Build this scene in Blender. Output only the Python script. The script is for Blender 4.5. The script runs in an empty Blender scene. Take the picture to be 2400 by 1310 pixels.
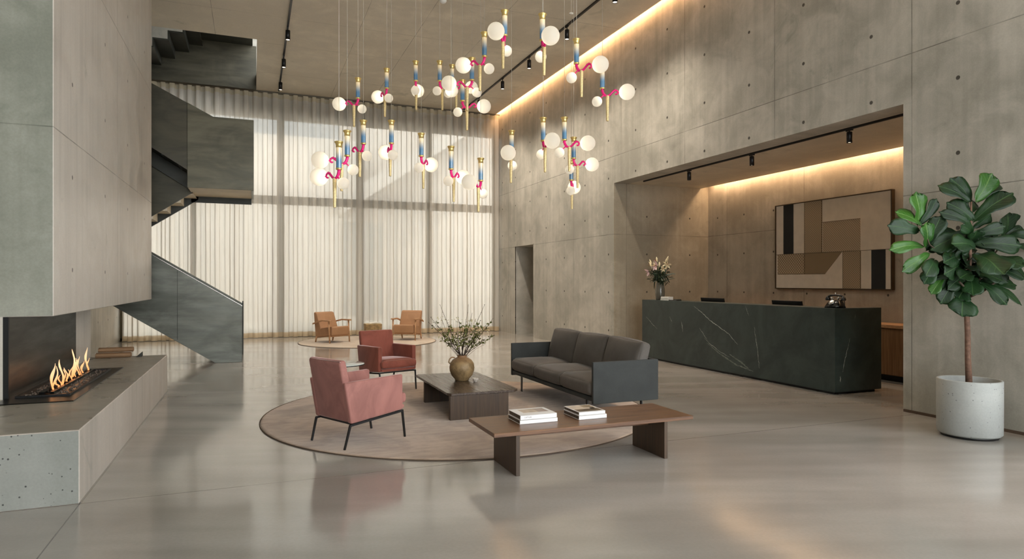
# Concrete lobby with fireplace, sofa group, pendant cluster and reception alcove
SKY_N, SKY_S, SUN_E = 1.6, 8.5, 2.5
COVE_W, COVE_W2, SPOT_W = 125.0, 66.0, 300.0
EXPO = -0.08
import bpy, bmesh, math, random
from mathutils import Vector, Matrix
random.seed(7)
PI = math.pi
scene = bpy.context.scene
COL = scene.collection

# ------------------------------------------------------------------ objects
def thing(name, label, cat, loc=(0, 0, 0), rotz=0.0, group=None):
    o = bpy.data.objects.new(name, None)
    COL.objects.link(o)
    o.empty_display_size = 0.1
    o.location = loc
    o.rotation_euler = (0, 0, rotz)
    tag(o, label, cat, group)
    return o

def tag(o, label, cat, group=None):
    o['label'] = label
    o['category'] = cat
    if group:
        o['group'] = group
    return o

def rz(a):
    return Matrix.Rotation(a, 4, 'Z')

class MB:
    """collects shapes and links them as one mesh object"""
    def __init__(self):
        self.bm = bmesh.new()
        self.uv = None
    def _new(self, before, mat, M, smooth):
        if M is not None:
            vs = [v for v in self.bm.verts if v not in before]
            bmesh.ops.transform(self.bm, matrix=M, verts=vs)
    def box(self, a, b, bev=0.0, seg=2, mat=0, M=None, smooth=False):
        t = bmesh.new()
        bmesh.ops.create_cube(t, size=1.0)
        c = [(a[i] + b[i]) / 2 for i in range(3)]
        s = [abs(b[i] - a[i]) for i in range(3)]
        for v in t.verts:
            v.co = Vector((c[0] + v.co.x * s[0], c[1] + v.co.y * s[1], c[2] + v.co.z * s[2]))
        if bev > 0:
            bmesh.ops.bevel(t, geom=list(t.edges), offset=bev, segments=seg, profile=0.5, affect='EDGES')
        self.merge(t, mat, M, smooth or bev > 0 and seg > 2)
        return self
    def merge(self, t, mat=0, M=None, smooth=False):
        if M is not None:
            bmesh.ops.transform(t, matrix=M, verts=t.verts)
        bmesh.ops.recalc_face_normals(t, faces=t.faces)
        idx = {}
        t.verts.index_update()
        for v in t.verts:
            idx[v.index] = self.bm.verts.new(v.co)
        for f in t.faces:
            try:
                nf = self.bm.faces.new([idx[v.index] for v in f.verts])
                nf.material_index = mat
                nf.smooth = smooth
            except ValueError:
                pass
        t.free()
    def prism(self, pts, axis, a, b, bev=0.0, seg=2, mat=0, M=None, smooth=False):
        """polygon pts in the plane normal to axis, pushed from a to b"""
        t = bmesh.new()
        def P(p, d):
            if axis == 'x': return (d, p[0], p[1])
            if axis == 'y': return (p[0], d, p[1])
            return (p[0], p[1], d)
        A = [t.verts.new(P(p, a)) for p in pts]
        B = [t.verts.new(P(p, b)) for p in pts]
        n = len(pts)
        t.faces.new(A)
        t.faces.new(B[::-1])
        for i in range(n):
            t.faces.new([A[i], B[i], B[(i + 1) % n], A[(i + 1) % n]])
        if bev > 0:
            bmesh.ops.recalc_face_normals(t, faces=t.faces)
            bmesh.ops.bevel(t, geom=list(t.edges), offset=bev, segments=seg, profile=0.5, affect='EDGES')
        self.merge(t, mat, M, smooth or bev > 0 and seg > 2)
        return self
    def lathe(self, prof, seg=24, mat=0, M=None, smooth=True, flute=0, fdepth=0.0, cap=True):
        t = bmesh.new()
        rings = []
        for (r, z) in prof:
            ring = []
            for i in range(seg):
                a = 2 * PI * i / seg
                rr = r * (1 + fdepth * math.cos(flute * a)) if flute else r
                ring.append(t.verts.new((rr * math.cos(a), rr * math.sin(a), z)))
            rings.append(ring)
        for k in range(len(rings) - 1):
            for i in range(seg):
                j = (i + 1) % seg
                t.faces.new([rings[k][i], rings[k][j], rings[k + 1][j], rings[k + 1][i]])
        if cap:
            if prof[0][0] > 1e-5: t.faces.new(rings[0][::-1])
            if prof[-1][0] > 1e-5: t.faces.new(rings[-1])
        bmesh.ops.remove_doubles(t, verts=t.verts, dist=1e-6)
        self.merge(t, mat, M, smooth)
        return self
    def sphere(self, c, r, u=20, v=12, mat=0, sc=(1, 1, 1)):
        t = bmesh.new()
        bmesh.ops.create_uvsphere(t, u_segments=u, v_segments=v, radius=r)
        for w in t.verts:
            w.co = Vector((c[0] + w.co.x * sc[0], c[1] + w.co.y * sc[1], c[2] + w.co.z * sc[2]))
        self.merge(t, mat, None, True)
        return self
    def tube(self, pts, rad, seg=8, mat=0, M=None, smooth=True, square=False):
        t = bmesh.new()
        pts = [Vector(p) for p in pts]
        n = len(pts)
        if not hasattr(rad, '__len__'): rad = [rad] * n
        up = None
        rings = []
        for i, p in enumerate(pts):
            d = (pts[min(i + 1, n - 1)] - pts[max(i - 1, 0)]).normalized()
            if up is None:
                up = Vector((0, 0, 1)) if abs(d.z) < 0.9 else Vector((1, 0, 0))
            x = d.cross(up).normalized()
            up = x.cross(d).normalized()
            ring = []
            for k in range(seg):
                a = 2 * PI * (k + (0.5 if square else 0)) / seg
                ring.append(t.verts.new(p + (x * math.cos(a) + up * math.sin(a)) * rad[i]))
            rings.append(ring)
        for i in range(n - 1):
            for k in range(seg):
                j = (k + 1) % seg
                t.faces.new([rings[i][k], rings[i][j], rings[i + 1][j], rings[i + 1][k]])
        t.faces.new(rings[0][::-1])
        t.faces.new(rings[-1])
        self.merge(t, mat, M, smooth and not square)
        return self
    def cushion(self, h, r, crown=(0, 0, 0), n=12, mat=0, M=None, wob=0.0):
        """soft rounded block of half extents h, edge radius r, faces bulging by crown"""
        t = bmesh.new()
        vs = {}
        def key(i, j, k): return (i, j, k)
        co = [math.sin(PI / 2 * (2 * i / n - 1)) for i in range(n + 1)]
        co = [math.copysign(abs(c) ** 0.9, c) for c in co]
        def get(i, j, k):
            q = key(i, j, k)
            if q in vs: return vs[q]
            p = Vector((co[i] * h[0], co[j] * h[1], co[k] * h[2]))
            inn = Vector([max(-(h[a] - r), min(h[a] - r, p[a])) for a in range(3)])
            d = p - inn
            if d.length > 1e-9:
                d = d.normalized() * r
                p = inn + d
            u = [co[i], co[j], co[k]]
            e = [1 - abs(u[a]) ** 2.2 for a in range(3)]
            p.x += crown[0] * e[1] * e[2] * u[0]
            p.y += crown[1] * e[0] * e[2] * u[1]
            p.z += crown[2] * e[0] * e[1] * u[2]
            if wob:
                p.z += wob * math.sin(7 * u[0] + 3 * u[1]) * e[0] * e[1]
            vs[q] = t.verts.new(p)
            return vs[q]
        for a in range(n):
            for b in range(n):
                for s in (0, n):
                    for f in ((lambda i, j: get(i, j, s)), (lambda i, j: get(i, s, j)), (lambda i, j: get(s, i, j))):
                        t.faces.new([f(a, b), f(a + 1, b), f(a + 1, b + 1), f(a, b + 1)])
        self.merge(t, mat, M, True)
        return self
    def quad(self, p, mat=0):
        f = self.bm.faces.new([self.bm.verts.new(q) for q in p])
        f.material_index = mat
        return self
    def build(self, name, mats, parent=None, kind=None):
        me = bpy.data.meshes.new(name)
        self.bm.to_mesh(me)
        self.bm.free()
        for m in (mats if isinstance(mats, (list, tuple)) else [mats]):
            me.materials.append(m)
        o = bpy.data.objects.new(name, me)
        COL.objects.link(o)
        if parent: o.parent = parent
        if kind: o['kind'] = kind
        return o

def struct(name, mb, m):
    return mb.build(name, m, None, 'structure')

def dup(root, loc, rotz, label=None, group=None, skip=()):
    r = root.copy(); COL.objects.link(r)
    r.location = loc; r.rotation_euler = (0, 0, rotz)
    if label: r['label'] = label
    if group: r['group'] = group
    for ch in list(root.children):
        if ch.name.split('.')[0] in skip: continue
        c = ch.copy(); COL.objects.link(c); c.parent = r
        for g in list(ch.children):
            d = g.copy(); COL.objects.link(d); d.parent = c
    return r

# ------------------------------------------------------------------ materials
def srgb(r, g, b):
    def f(c):
        c /= 255.0
        return c / 12.92 if c <= 0.04045 else ((c + 0.055) / 1.055) ** 2.4
    return (f(r), f(g), f(b), 1.0)

class NT:
    def __init__(self, name):
        self.m = bpy.data.materials.new(name)
        self.m.use_nodes = True
        self.t = self.m.node_tree
        self.t.nodes.clear()
        self.out = self.n('ShaderNodeOutputMaterial')
    def n(self, typ, **kw):
        x = self.t.nodes.new(typ)
        for k, v in kw.items(): setattr(x, k, v)
        return x
    def l(self, a, b): self.t.links.new(a, b)
    def val(self, x, sock):
        if isinstance(x, (int, float)): sock.default_value = x
        elif isinstance(x, tuple): sock.default_value = x
        else: self.l(x, sock)
    def math(self, op, a, b=0.0, c=None, clamp=False):
        x = self.n('ShaderNodeMath', operation=op); x.use_clamp = clamp
        self.val(a, x.inputs[0]); self.val(b, x.inputs[1])
        if c is not None: self.val(c, x.inputs[2])
        return x.outputs[0]
    def step(self, v, lo, hi, a=0.0, b=1.0):
        x = self.n('ShaderNodeMapRange', interpolation_type='SMOOTHSTEP')
        self.val(v, x.inputs[0])
        x.inputs[1].default_value = lo; x.inputs[2].default_value = hi
        self.val(a, x.inputs[3]); self.val(b, x.inputs[4])
        return x.outputs[0]
    def mix(self, f, a, b):
        x = self.n('ShaderNodeMix', data_type='RGBA')
        self.val(f, x.inputs[0]); self.val(a, x.inputs[6]); self.val(b, x.inputs[7])
        return x.outputs[2]
    def mul(self, c, v):
        x = self.n('ShaderNodeMix', data_type='RGBA', blend_type='MULTIPLY')
        x.inputs[0].default_value = 1.0
        self.val(c, x.inputs[6])
        if isinstance(v, tuple): x.inputs[7].default_value = v
        else: self.l(v, x.inputs[7])
        return x.outputs[2]
    def obj(self):
        return self.n('ShaderNodeTexCoord').outputs['Object']
    def sep(self, v):
        x = self.n('ShaderNodeSeparateXYZ'); self.l(v, x.inputs[0]); return x.outputs
    def scale(self, v, s):
        x = self.n('ShaderNodeVectorMath', operation='MULTIPLY')
        self.l(v, x.inputs[0]); x.inputs[1].default_value = s
        return x.outputs[0]
    def noise(self, v, s, d=4.0, r=0.55, dist=0.0):
        x = self.n('ShaderNodeTexNoise')
        self.l(v, x.inputs['Vector'])
        x.inputs['Scale'].default_value = s; x.inputs['Detail'].default_value = d
        x.inputs['Roughness'].default_value = r; x.inputs['Distortion'].default_value = dist
        return x.outputs[0]
    def bsdf(self, color, rough=0.5, metal=0.0, spec=0.5, **kw):
        b = self.n('ShaderNodeBsdfPrincipled')
        self.val(color, b.inputs['Base Color'])
        self.val(rough, b.inputs['Roughness'])
        b.inputs['Metallic'].default_value = metal
        b.inputs['Specular IOR Level'].default_value = spec
        for k, v in kw.items():
            self.val(v, b.inputs[k.replace('_', ' ')])
        self.l(b.outputs[0], self.out.inputs[0])
        self.b = b
        return b
    def bump(self, h, s=0.2, d=0.01):
        x = self.n('ShaderNodeBump')
        x.inputs['Strength'].default_value = s; x.inputs['Distance'].default_value = d
        self.l(h, x.inputs['Height'])
        self.l(x.outputs[0], self.b.inputs['Normal'])

MATS = {}
def simple(name, col, rough=0.5, metal=0.0, spec=0.5, vary=0.12, vscale=6.0, bump=0.0, bscale=200.0, **kw):
    t = NT(name)
    o = t.obj()
    nz = t.noise(o, vscale, 3.0)
    k = t.step(nz, 0.25, 0.75, 1.0 - vary, 1.0 + vary)
    cc = t.n('ShaderNodeCombineColor')
    for i in range(3): t.l(k, cc.inputs[i])
    c = t.mul(col, cc.outputs[0])
    t.bsdf(c, rough, metal, spec, **kw)
    if bump: t.bump(t.noise(o, bscale, 2.0), bump, 0.002)
    MATS[name] = t.m
    return t.m

def emit(name, col, s):
    t = NT(name)
    e = t.n('ShaderNodeEmission')
    e.inputs[0].default_value = col; e.inputs[1].default_value = s
    t.l(e.outputs[0], t.out.inputs[0])
    return t.m

def concrete(name, col, col2, uax, vax, ulines=None, vlines=None, uper=None, vper=None, holes=None,
             rough=0.5, spec=0.35, streak=0.5, lw=0.007, pits=0.0, contrast=1.0, stain=1.0):
    """board-marked concrete: panel joints, tie holes, mottling. uax/vax = 0,1,2 axis of the face"""
    t = NT(name)
    o0 = t.obj(); s = t.sep(o0)
    mp = t.n('ShaderNodeMapping'); mp.inputs['Location'].default_value = (0.371, 0.213, 0.1173); t.l(o0, mp.inputs['Vector'])
    o = mp.outputs[0]
    u, v = s[uax], s[vax]
    big = t.noise(o, 0.55, 3.0, 0.6, 0.4)
    mid = t.noise(o, 2.6, 3.5, 0.65, 0.6)
    sv = [0, 0, 0]; sv[uax] = 9.0; sv[vax] = 0.35; sv[3 - uax - vax] = 1.0
    st = t.noise(t.scale(o, tuple(sv)), 1.0, 2.0, 0.6)
    fine = t.noise(o, 60.0, 2.0, 0.6)
    f = t.math('ADD', t.math('MULTIPLY', big, 0.5), t.math('MULTIPLY', mid, 0.32))
    f = t.math('ADD', f, t.math('MULTIPLY', st, 0.18 * streak * 2))
    f = t.step(f, 0.36, 0.66)
    c = t.mix(f, col2, col)
    k = t.step(fine, 0.2, 0.8, 1 - 0.05 * contrast, 1 + 0.05 * contrast)
    cc = t.n('ShaderNodeCombineColor')
    for i in range(3): t.l(k, cc.inputs[i])
    c = t.mul(c, cc.outputs[0])
    # cloudy stains
    blot = t.step(t.noise(o, 1.3, 4.0, 0.7, 1.2), 0.60, 0.78)
    c = t.mix(t.math('MULTIPLY', blot, 0.5 * contrast * stain), c, tuple(x * k_ for x, k_ in zip(col2[:3], (0.56, 0.62, 0.57))) + (1,))
    h = None
    line = None
    def addline(d, w):
        nonlocal line
        m = t.step(d, w * 0.4, w, 1.0, 0.0)
        line = m if line is None else t.math('MAXIMUM', line, m)
    if uper: addline(t.math('PINGPONG', t.math('SUBTRACT', u, uper[0] - 50 * uper[1]), uper[1] / 2), lw)
    if vper: addline(t.math('PINGPONG', t.math('SUBTRACT', v, vper[0] - 50 * vper[1]), vper[1] / 2), lw)
    for x in (ulines or []): addline(t.math('ABSOLUTE', t.math('SUBTRACT', u, x)), lw)
    for x in (vlines or []): addline(t.math('ABSOLUTE', t.math('SUBTRACT', v, x)), lw)
    if line is not None:
        fade = t.step(t.noise(o, 1.7, 2.0), 0.3, 0.62, 0.25, 0.8)
        c = t.mix(t.math('MULTIPLY', line, fade), c, tuple(x * 0.3 for x in col2[:3]) + (1,))
        h = t.math('MULTIPLY', line, -1.0)
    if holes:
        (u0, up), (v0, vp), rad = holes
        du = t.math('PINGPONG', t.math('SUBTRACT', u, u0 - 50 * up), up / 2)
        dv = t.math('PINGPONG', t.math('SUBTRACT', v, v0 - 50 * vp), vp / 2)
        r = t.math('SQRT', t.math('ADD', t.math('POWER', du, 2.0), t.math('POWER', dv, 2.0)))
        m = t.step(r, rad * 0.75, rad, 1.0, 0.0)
        c = t.mix(t.math('MULTIPLY', m, 0.9), c, (0.04, 0.036, 0.03, 1))  # shade inside the tie-hole recesses put into the colour
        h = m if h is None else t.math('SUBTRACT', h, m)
    if pits:
        vo = t.n('ShaderNodeTexVoronoi'); t.l(o, vo.inputs['Vector']); vo.inputs['Scale'].default_value = 24.0
        m = t.step(t.math('ADD', vo.outputs['Distance'], t.math('MULTIPLY', t.noise(o, 3.0, 2.0), 0.34)), 0.25, 0.31, 1.0, 0.0)
        c = t.mix(t.math('MULTIPLY', m, pits), c, (0.03, 0.03, 0.03, 1))
    rn = t.step(mid, 0.3, 0.7, rough - 0.08, rough + 0.1)
    t.bsdf(c, rn, 0.0, spec)
    if h is not None: t.bump(h, 0.35, 0.006)
    MATS[name] = t.m
    return t.m

CA, CB = srgb(200, 195, 184), srgb(156, 153, 142)
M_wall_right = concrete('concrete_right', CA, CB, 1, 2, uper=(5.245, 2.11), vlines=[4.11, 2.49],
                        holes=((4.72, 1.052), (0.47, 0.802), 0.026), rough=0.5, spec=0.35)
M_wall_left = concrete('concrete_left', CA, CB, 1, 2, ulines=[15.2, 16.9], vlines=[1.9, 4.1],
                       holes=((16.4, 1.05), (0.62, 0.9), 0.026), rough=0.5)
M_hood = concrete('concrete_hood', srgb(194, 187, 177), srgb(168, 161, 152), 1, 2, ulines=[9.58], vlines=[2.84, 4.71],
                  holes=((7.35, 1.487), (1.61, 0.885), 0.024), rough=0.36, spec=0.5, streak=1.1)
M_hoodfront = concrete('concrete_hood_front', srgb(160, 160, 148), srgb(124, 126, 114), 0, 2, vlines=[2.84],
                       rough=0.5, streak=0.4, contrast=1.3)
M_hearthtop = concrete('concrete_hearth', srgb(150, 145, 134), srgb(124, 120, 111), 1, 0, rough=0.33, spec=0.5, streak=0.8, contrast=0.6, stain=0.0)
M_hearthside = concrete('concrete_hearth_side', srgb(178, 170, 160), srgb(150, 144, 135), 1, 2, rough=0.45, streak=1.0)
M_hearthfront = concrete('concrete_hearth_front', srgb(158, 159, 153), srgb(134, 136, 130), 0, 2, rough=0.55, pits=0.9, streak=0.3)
M_ceiling = concrete('concrete_ceiling', srgb(228, 219, 200), srgb(200, 191, 174), 0, 1, ulines=[-0.71, 2.0, 3.12, 4.45],
                     vlines=[9.5, 11.4, 13.3, 14.85, 16.95], rough=0.55, streak=0.15, spec=0.25, contrast=1.2)
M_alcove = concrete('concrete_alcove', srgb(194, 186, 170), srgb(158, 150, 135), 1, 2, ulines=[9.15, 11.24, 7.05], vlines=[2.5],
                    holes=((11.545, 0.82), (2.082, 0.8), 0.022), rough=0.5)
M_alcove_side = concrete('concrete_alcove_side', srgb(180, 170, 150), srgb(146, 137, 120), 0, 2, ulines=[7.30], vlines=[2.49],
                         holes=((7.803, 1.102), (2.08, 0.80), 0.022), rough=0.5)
M_pot = concrete('concrete_pot', srgb(190, 192, 188), srgb(160, 163, 160), 0, 2, rough=0.6, pits=0.6, streak=0.1)
M_plain = concrete('concrete_plain', CA, CB, 1, 2, rough=0.6)

def floor_material():
    t = NT('polished_concrete_floor')
    o = t.obj(); s = t.sep(o)
    rot = t.n('ShaderNodeMapping'); rot.inputs['Rotation'].default_value = (0, 0, 0.35)
    t.l(o, rot.inputs['Vector'])
    sw = t.noise(t.scale(rot.outputs[0], (0.45, 2.2, 1)), 0.8, 3.0, 0.5, 0.15)
    big = t.noise(o, 0.5, 4.0, 0.55, 0.1)
    tint = t.noise(o, 0.33, 3.0, 0.5, 0.3)
    fine = t.noise(o, 45.0, 3.0, 0.6)
    f = t.step(t.math('ADD', t.math('MULTIPLY', sw, 0.55), t.math('MULTIPLY', big, 0.45)), 0.35, 0.66)
    c = t.mix(f, srgb(144, 137, 129), srgb(170, 163, 156))
    c = t.mix(t.step(tint, 0.35, 0.65, 0.0, 0.7), c, t.mix(f, srgb(137, 136, 129), srgb(163, 162, 157)))
    c = t.mix(t.step(fine, 0.3, 0.7, 0.0, 0.09), c, srgb(110, 104, 96))
    d1 = t.math('ABSOLUTE', t.math('SUBTRACT', s[1], 5.175))
    d2 = t.math('ABSOLUTE', t.math('SUBTRACT', s[1], 9.8))
    d3 = t.math('MAXIMUM', t.math('ABSOLUTE', t.math('SUBTRACT', s[0], -1.085)), t.math('SUBTRACT', s[1], 5.17))
    d4 = t.math('ABSOLUTE', t.math('SUBTRACT', s[1], 14.4))
    d = t.math('MINIMUM', t.math('MINIMUM', d1, d2), t.math('MINIMUM', d3, d4))
    line = t.step(d, 0.002, 0.006, 1.0, 0.0)
    c = t.mix(t.math('MULTIPLY', line, 0.7), c, (0.06, 0.055, 0.05, 1))
    r = t.step(t.math('ADD', t.math('MULTIPLY', sw, 0.6), t.math('MULTIPLY', big, 0.4)), 0.3, 0.7, 0.09, 0.17)
    t.bsdf(c, r, 0.0, 0.5); t.b.inputs['IOR'].default_value = 2.0
    t.bump(t.math('MULTIPLY', line, -1.0), 0.15, 0.004)
    return t.m
M_floor = floor_material()

def steel_material(name, a, b, rough=0.38, metal=0.55):
    t = NT(name)
    o = t.obj()
    n1 = t.noise(t.scale(o, (0.7, 0.7, 1.4)), 1.5, 5.0, 0.6, 0.9)
    n2 = t.noise(t.scale(o, (0.5, 0.5, 4.0)), 2.2, 4.0, 0.6)
    f = t.step(t.math('ADD', t.math('MULTIPLY', n1, 0.6), t.math('MULTIPLY', n2, 0.4)), 0.36, 0.66)
    t.bsdf(t.mix(f, a, b), t.step(n2, 0.3, 0.7, rough - 0.07, rough + 0.1), metal, 0.5)
    return t.m
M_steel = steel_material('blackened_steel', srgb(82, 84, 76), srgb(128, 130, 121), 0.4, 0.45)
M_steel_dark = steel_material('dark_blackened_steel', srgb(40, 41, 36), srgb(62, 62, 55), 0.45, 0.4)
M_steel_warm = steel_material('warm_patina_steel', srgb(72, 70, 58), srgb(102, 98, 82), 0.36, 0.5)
M_steel_brown = steel_material('dark_brown_steel', srgb(56, 54, 44), srgb(80, 76, 62), 0.42, 0.45)
M_firebox = steel_material('firebox_steel', srgb(36, 37, 34), srgb(52, 53, 49), 0.36, 0.35)
M_tray = simple('black_tray_steel', srgb(26, 25, 23), 0.28, 0.6, 0.5)
M_soffit_lit = simple('lit_tone_soffit', srgb(228, 216, 192), 0.55, 0.0, 0.3, 0.12, 1.5)  # curtain light on the stair undersides put into a paler colour
M_black = simple('black_powder_coat', srgb(22, 22, 23), 0.42, 0.2, 0.5, 0.06)
M_blackmetal = simple('black_track_metal', srgb(18, 18, 19), 0.4, 0.3, 0.5, 0.05)
M_chrome = simple('bright_metal_edge', srgb(196, 196, 192), 0.25, 1.0, 0.5, 0.04)

def fabric(name, col, rough=0.85, sheen=0.3, weave=420.0, vary=0.1, tint=(1, 1, 1, 1)):
    t = NT(name)
    o = t.obj()
    nz = t.noise(o, 5.0, 4.0, 0.6, 0.3)
    k = t.step(nz, 0.25, 0.75, 1 - vary, 1 + vary)
    w = t.noise(o, weave, 1.0)
    k2 = t.math('MULTIPLY', k, t.step(w, 0.3, 0.7, 0.88, 1.1))
    cc = t.n('ShaderNodeCombineColor')
    for i in range(3): t.l(k2, cc.inputs[i])
    t.bsdf(t.mul(col, cc.outputs[0]), rough, 0.0, 0.25)
    t.b.inputs['Sheen Weight'].default_value = sheen
    t.b.inputs['Sheen Roughness'].default_value = 0.35
    t.b.inputs['Sheen Tint'].default_value = tint
    t.bump(w, 0.15, 0.002)
    return t.m
M_sofa = fabric('charcoal_wool', srgb(94, 89, 84), sheen=0.12)
M_sofa_panel = fabric('slate_felt', srgb(60, 62, 61), sheen=0.03)
M_piping = simple('pale_piping', srgb(150, 146, 138), 0.8)

def velvet(name, col, tint, sheen=0.8):
    t = NT(name)
    o = t.obj()
    n1 = t.noise(t.scale(o, (1, 1, 0.6)), 4.0, 5.0, 0.6, 1.2)
    n2 = t.noise(o, 300.0, 1.0)
    k = t.step(n1, 0.3, 0.7, 0.80, 1.16)
    k = t.math('MULTIPLY', k, t.step(n2, 0.3, 0.7, 0.95, 1.05))
    cc = t.n('ShaderNodeCombineColor')
    for i in range(3): t.l(k, cc.inputs[i])
    t.bsdf(t.mul(col, cc.outputs[0]), 0.7, 0.0, 0.2)
    t.b.inputs['Sheen Weight'].default_value = sheen
    t.b.inputs['Sheen Roughness'].default_value = 0.3
    t.b.inputs['Sheen Tint'].default_value = tint
    return t.m
M_pink = velvet('rose_velvet', srgb(154, 106, 98), (1.0, 0.76, 0.72, 1), 0.6)
M_terra = velvet('terracotta_velvet', srgb(138, 78, 64), (1.0, 0.84, 0.80, 1), 0.8)
M_tan = simple('tan_leather', srgb(166, 126, 92), 0.5, 0.0, 0.4, 0.08, 5.0, 0.1, 150.0)
M_tanedge = simple('tan_leather_seam', srgb(150, 108, 74), 0.55, 0.0, 0.4, 0.05)

def wood(name, a, b, axis=0, rough=0.4, scale=1.0, spec=0.4):
    t = NT(name)
    o = t.obj()
    sv = [26.0 * scale] * 3; sv[axis] = 1.3 * scale
    n1 = t.noise(t.scale(o, tuple(sv)), 1.0, 5.0, 0.65, 0.6)
    sv2 = [110.0] * 3; sv2[axis] = 3.0
    n2 = t.noise(t.scale(o, tuple(sv2)), 1.0, 2.0)
    f = t.step(t.math('ADD', t.math('MULTIPLY', n1, 0.7), t.math('MULTIPLY', n2, 0.3)), 0.3, 0.7)
    t.bsdf(t.mix(f, a, b), t.step(n1, 0.3, 0.7, rough - 0.02, rough + 0.04), 0.0, spec)
    t.bump(n2, 0.03, 0.001)
    return t.m
M_walnut_x = wood('walnut_along', srgb(78, 53, 37), srgb(122, 88, 62), 0, 0.33)
M_walnut_y = wood('walnut_across', srgb(58, 47, 40), srgb(84, 69, 58), 1, 0.26)
M_walnut_z = wood('walnut_upright', srgb(50, 38, 27), srgb(76, 58, 41), 2, 0.42)
M_oak = wood('pale_oak', srgb(160, 118, 82), srgb(194, 152, 112), 0, 0.45)
M_cab = wood('cabinet_oak', srgb(112, 82, 54), srgb(146, 110, 76), 2, 0.45)
M_log = wood('split_log', srgb(104, 78, 54), srgb(148, 116, 84), 0, 0.7)

def rug_material(name, a, b, e):
    t = NT(name)
    o = t.obj()
    n1 = t.noise(o, 1.6, 5.0, 0.62, 0.8)
    n2 = t.noise(t.scale(o, (4, 14, 4)), 1.0, 4.0, 0.6)
    n3 = t.noise(o, 260.0, 2.0)
    f = t.step(t.math('ADD', t.math('MULTIPLY', n1, 0.65), t.math('MULTIPLY', n2, 0.35)), 0.36, 0.64)
    c = t.mix(f, a, b)
    c = t.mix(t.step(n3, 0.3, 0.7, 0.0, 0.25), c, e)
    t.bsdf(c, 0.9, 0.0, 0.1)
    t.b.inputs['Sheen Weight'].default_value = 0.25
    t.bump(t.math('ADD', n3, n1), 0.3, 0.006)
    return t.m
M_rug = rug_material('taupe_pile', srgb(154, 134, 118), srgb(192, 171, 151), srgb(122, 104, 90))
M_rug2 = rug_material('pale_pile', srgb(178, 162, 144), srgb(204, 190, 172), srgb(150, 134, 118))
M_rugedge = simple('rug_edge_binding', srgb(84, 68, 54), 0.9)

def stone_material():
    t = NT('black_green_marble')
    o = t.obj()
    n1 = t.noise(o, 1.2, 6.0, 0.65, 1.5)
    n2 = t.noise(o, 5.0, 5.0, 0.7, 1.0)
    f = t.step(t.math('ADD', t.math('MULTIPLY', n1, 0.7), t.math('MULTIPLY', n2, 0.3)), 0.35, 0.68)
    c = t.mix(f, srgb(32, 43, 42), srgb(55, 67, 63))
    t.bsdf(c, t.step(n2, 0.3, 0.7, 0.36, 0.48), 0.0, 0.45)
    return t.m
M_stone = stone_material()
M_vein = simple('white_vein', srgb(176, 180, 172), 0.45, vary=0.5, vscale=40.0)
M_vein2 = simple('faint_vein', srgb(98, 106, 98), 0.45, vary=0.4, vscale=30.0)

def curtain_material(name, col, trans, transp):
    t = NT(name)
    o = t.obj()
    n1 = t.noise(t.scale(o, (60, 60, 0.4)), 1.0, 3.0)
    n2 = t.noise(t.scale(o, (800, 800, 800)), 1.0, 1.0)
    k = t.step(n1, 0.3, 0.7, 0.92, 1.05)
    cc = t.n('ShaderNodeCombineColor')
    for i in range(3): t.l(k, cc.inputs[i])
    c = t.mul(col, cc.outputs[0])
    d = t.n('ShaderNodeBsdfDiffuse'); t.l(c, d.inputs[0])
    tr = t.n('ShaderNodeBsdfTranslucent'); t.l(c, tr.inputs[0])
    tp = t.n('ShaderNodeBsdfTransparent')
    m1 = t.n('ShaderNodeMixShader'); m1.inputs[0].default_value = trans
    t.l(d.outputs[0], m1.inputs[1]); t.l(tr.outputs[0], m1.inputs[2])
    m2 = t.n('ShaderNodeMixShader'); m2.inputs[0].default_value = transp
    t.l(m1.outputs[0], m2.inputs[1]); t.l(tp.outputs[0], m2.inputs[2])
    t.l(m2.outputs[0], t.out.inputs[0])
    return t.m
M_curtain = curtain_material('sheer_linen', srgb(236, 232, 224), 0.58, 0.20)
M_hem = curtain_material('doubled_linen_hem', srgb(226, 206, 174), 0.5, 0.05)
M_tape = curtain_material('heading_tape', srgb(214, 206, 184), 0.3, 0.02)

def glass_material(name, tint, gloss=0.12, alpha=0.9):
    t = NT(name)
    tp = t.n('ShaderNodeBsdfTransparent'); tp.inputs[0].default_value = tint
    g = t.n('ShaderNodeBsdfGlossy'); g.inputs['Roughness'].default_value = 0.02
    fr = t.n('ShaderNodeFresnel'); fr.inputs[0].default_value = 1.45
    m = t.n('ShaderNodeMixShader')
    t.l(t.math('MULTIPLY', fr.outputs[0], 1.0, None, True), m.inputs[0])
    t.l(tp.outputs[0], m.inputs[1]); t.l(g.outputs[0], m.inputs[2])
    t.l(m.outputs[0], t.out.inputs[0])
    return t.m
M_glass = glass_material('window_glass', (0.95, 0.97, 0.96, 1))
M_frame = simple('bronze_window_frame', srgb(120, 112, 92), 0.5, 0.2)
M_white = simple('white_gloss', srgb(224, 224, 220), 0.3, vary=0.03)
M_paper = simple('page_block', srgb(222, 220, 214), 0.8, vary=0.05, vscale=90.0)
M_cover = simple('white_cover', srgb(226, 224, 222), 0.45, vary=0.03)
M_coverphoto = simple('grey_photo', srgb(166, 150, 140), 0.45, vary=0.25, vscale=9.0)
M_coverphoto2 = simple('brown_photo', srgb(128, 110, 84), 0.45, vary=0.45, vscale=14.0)
M_coverphoto3 = simple('pale_photo', srgb(196, 180, 162), 0.45, vary=0.2, vscale=10.0)
M_coverphoto4 = simple('dark_photo', srgb(74, 58, 36), 0.45, vary=0.5, vscale=16.0)
M_bookdark = simple('dark_page_edge', srgb(96, 84, 74), 0.8, vary=0.3, vscale=40.0)
M_text = simple('grey_lettering', srgb(128, 126, 128), 0.7)
M_stoneware = None
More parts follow.
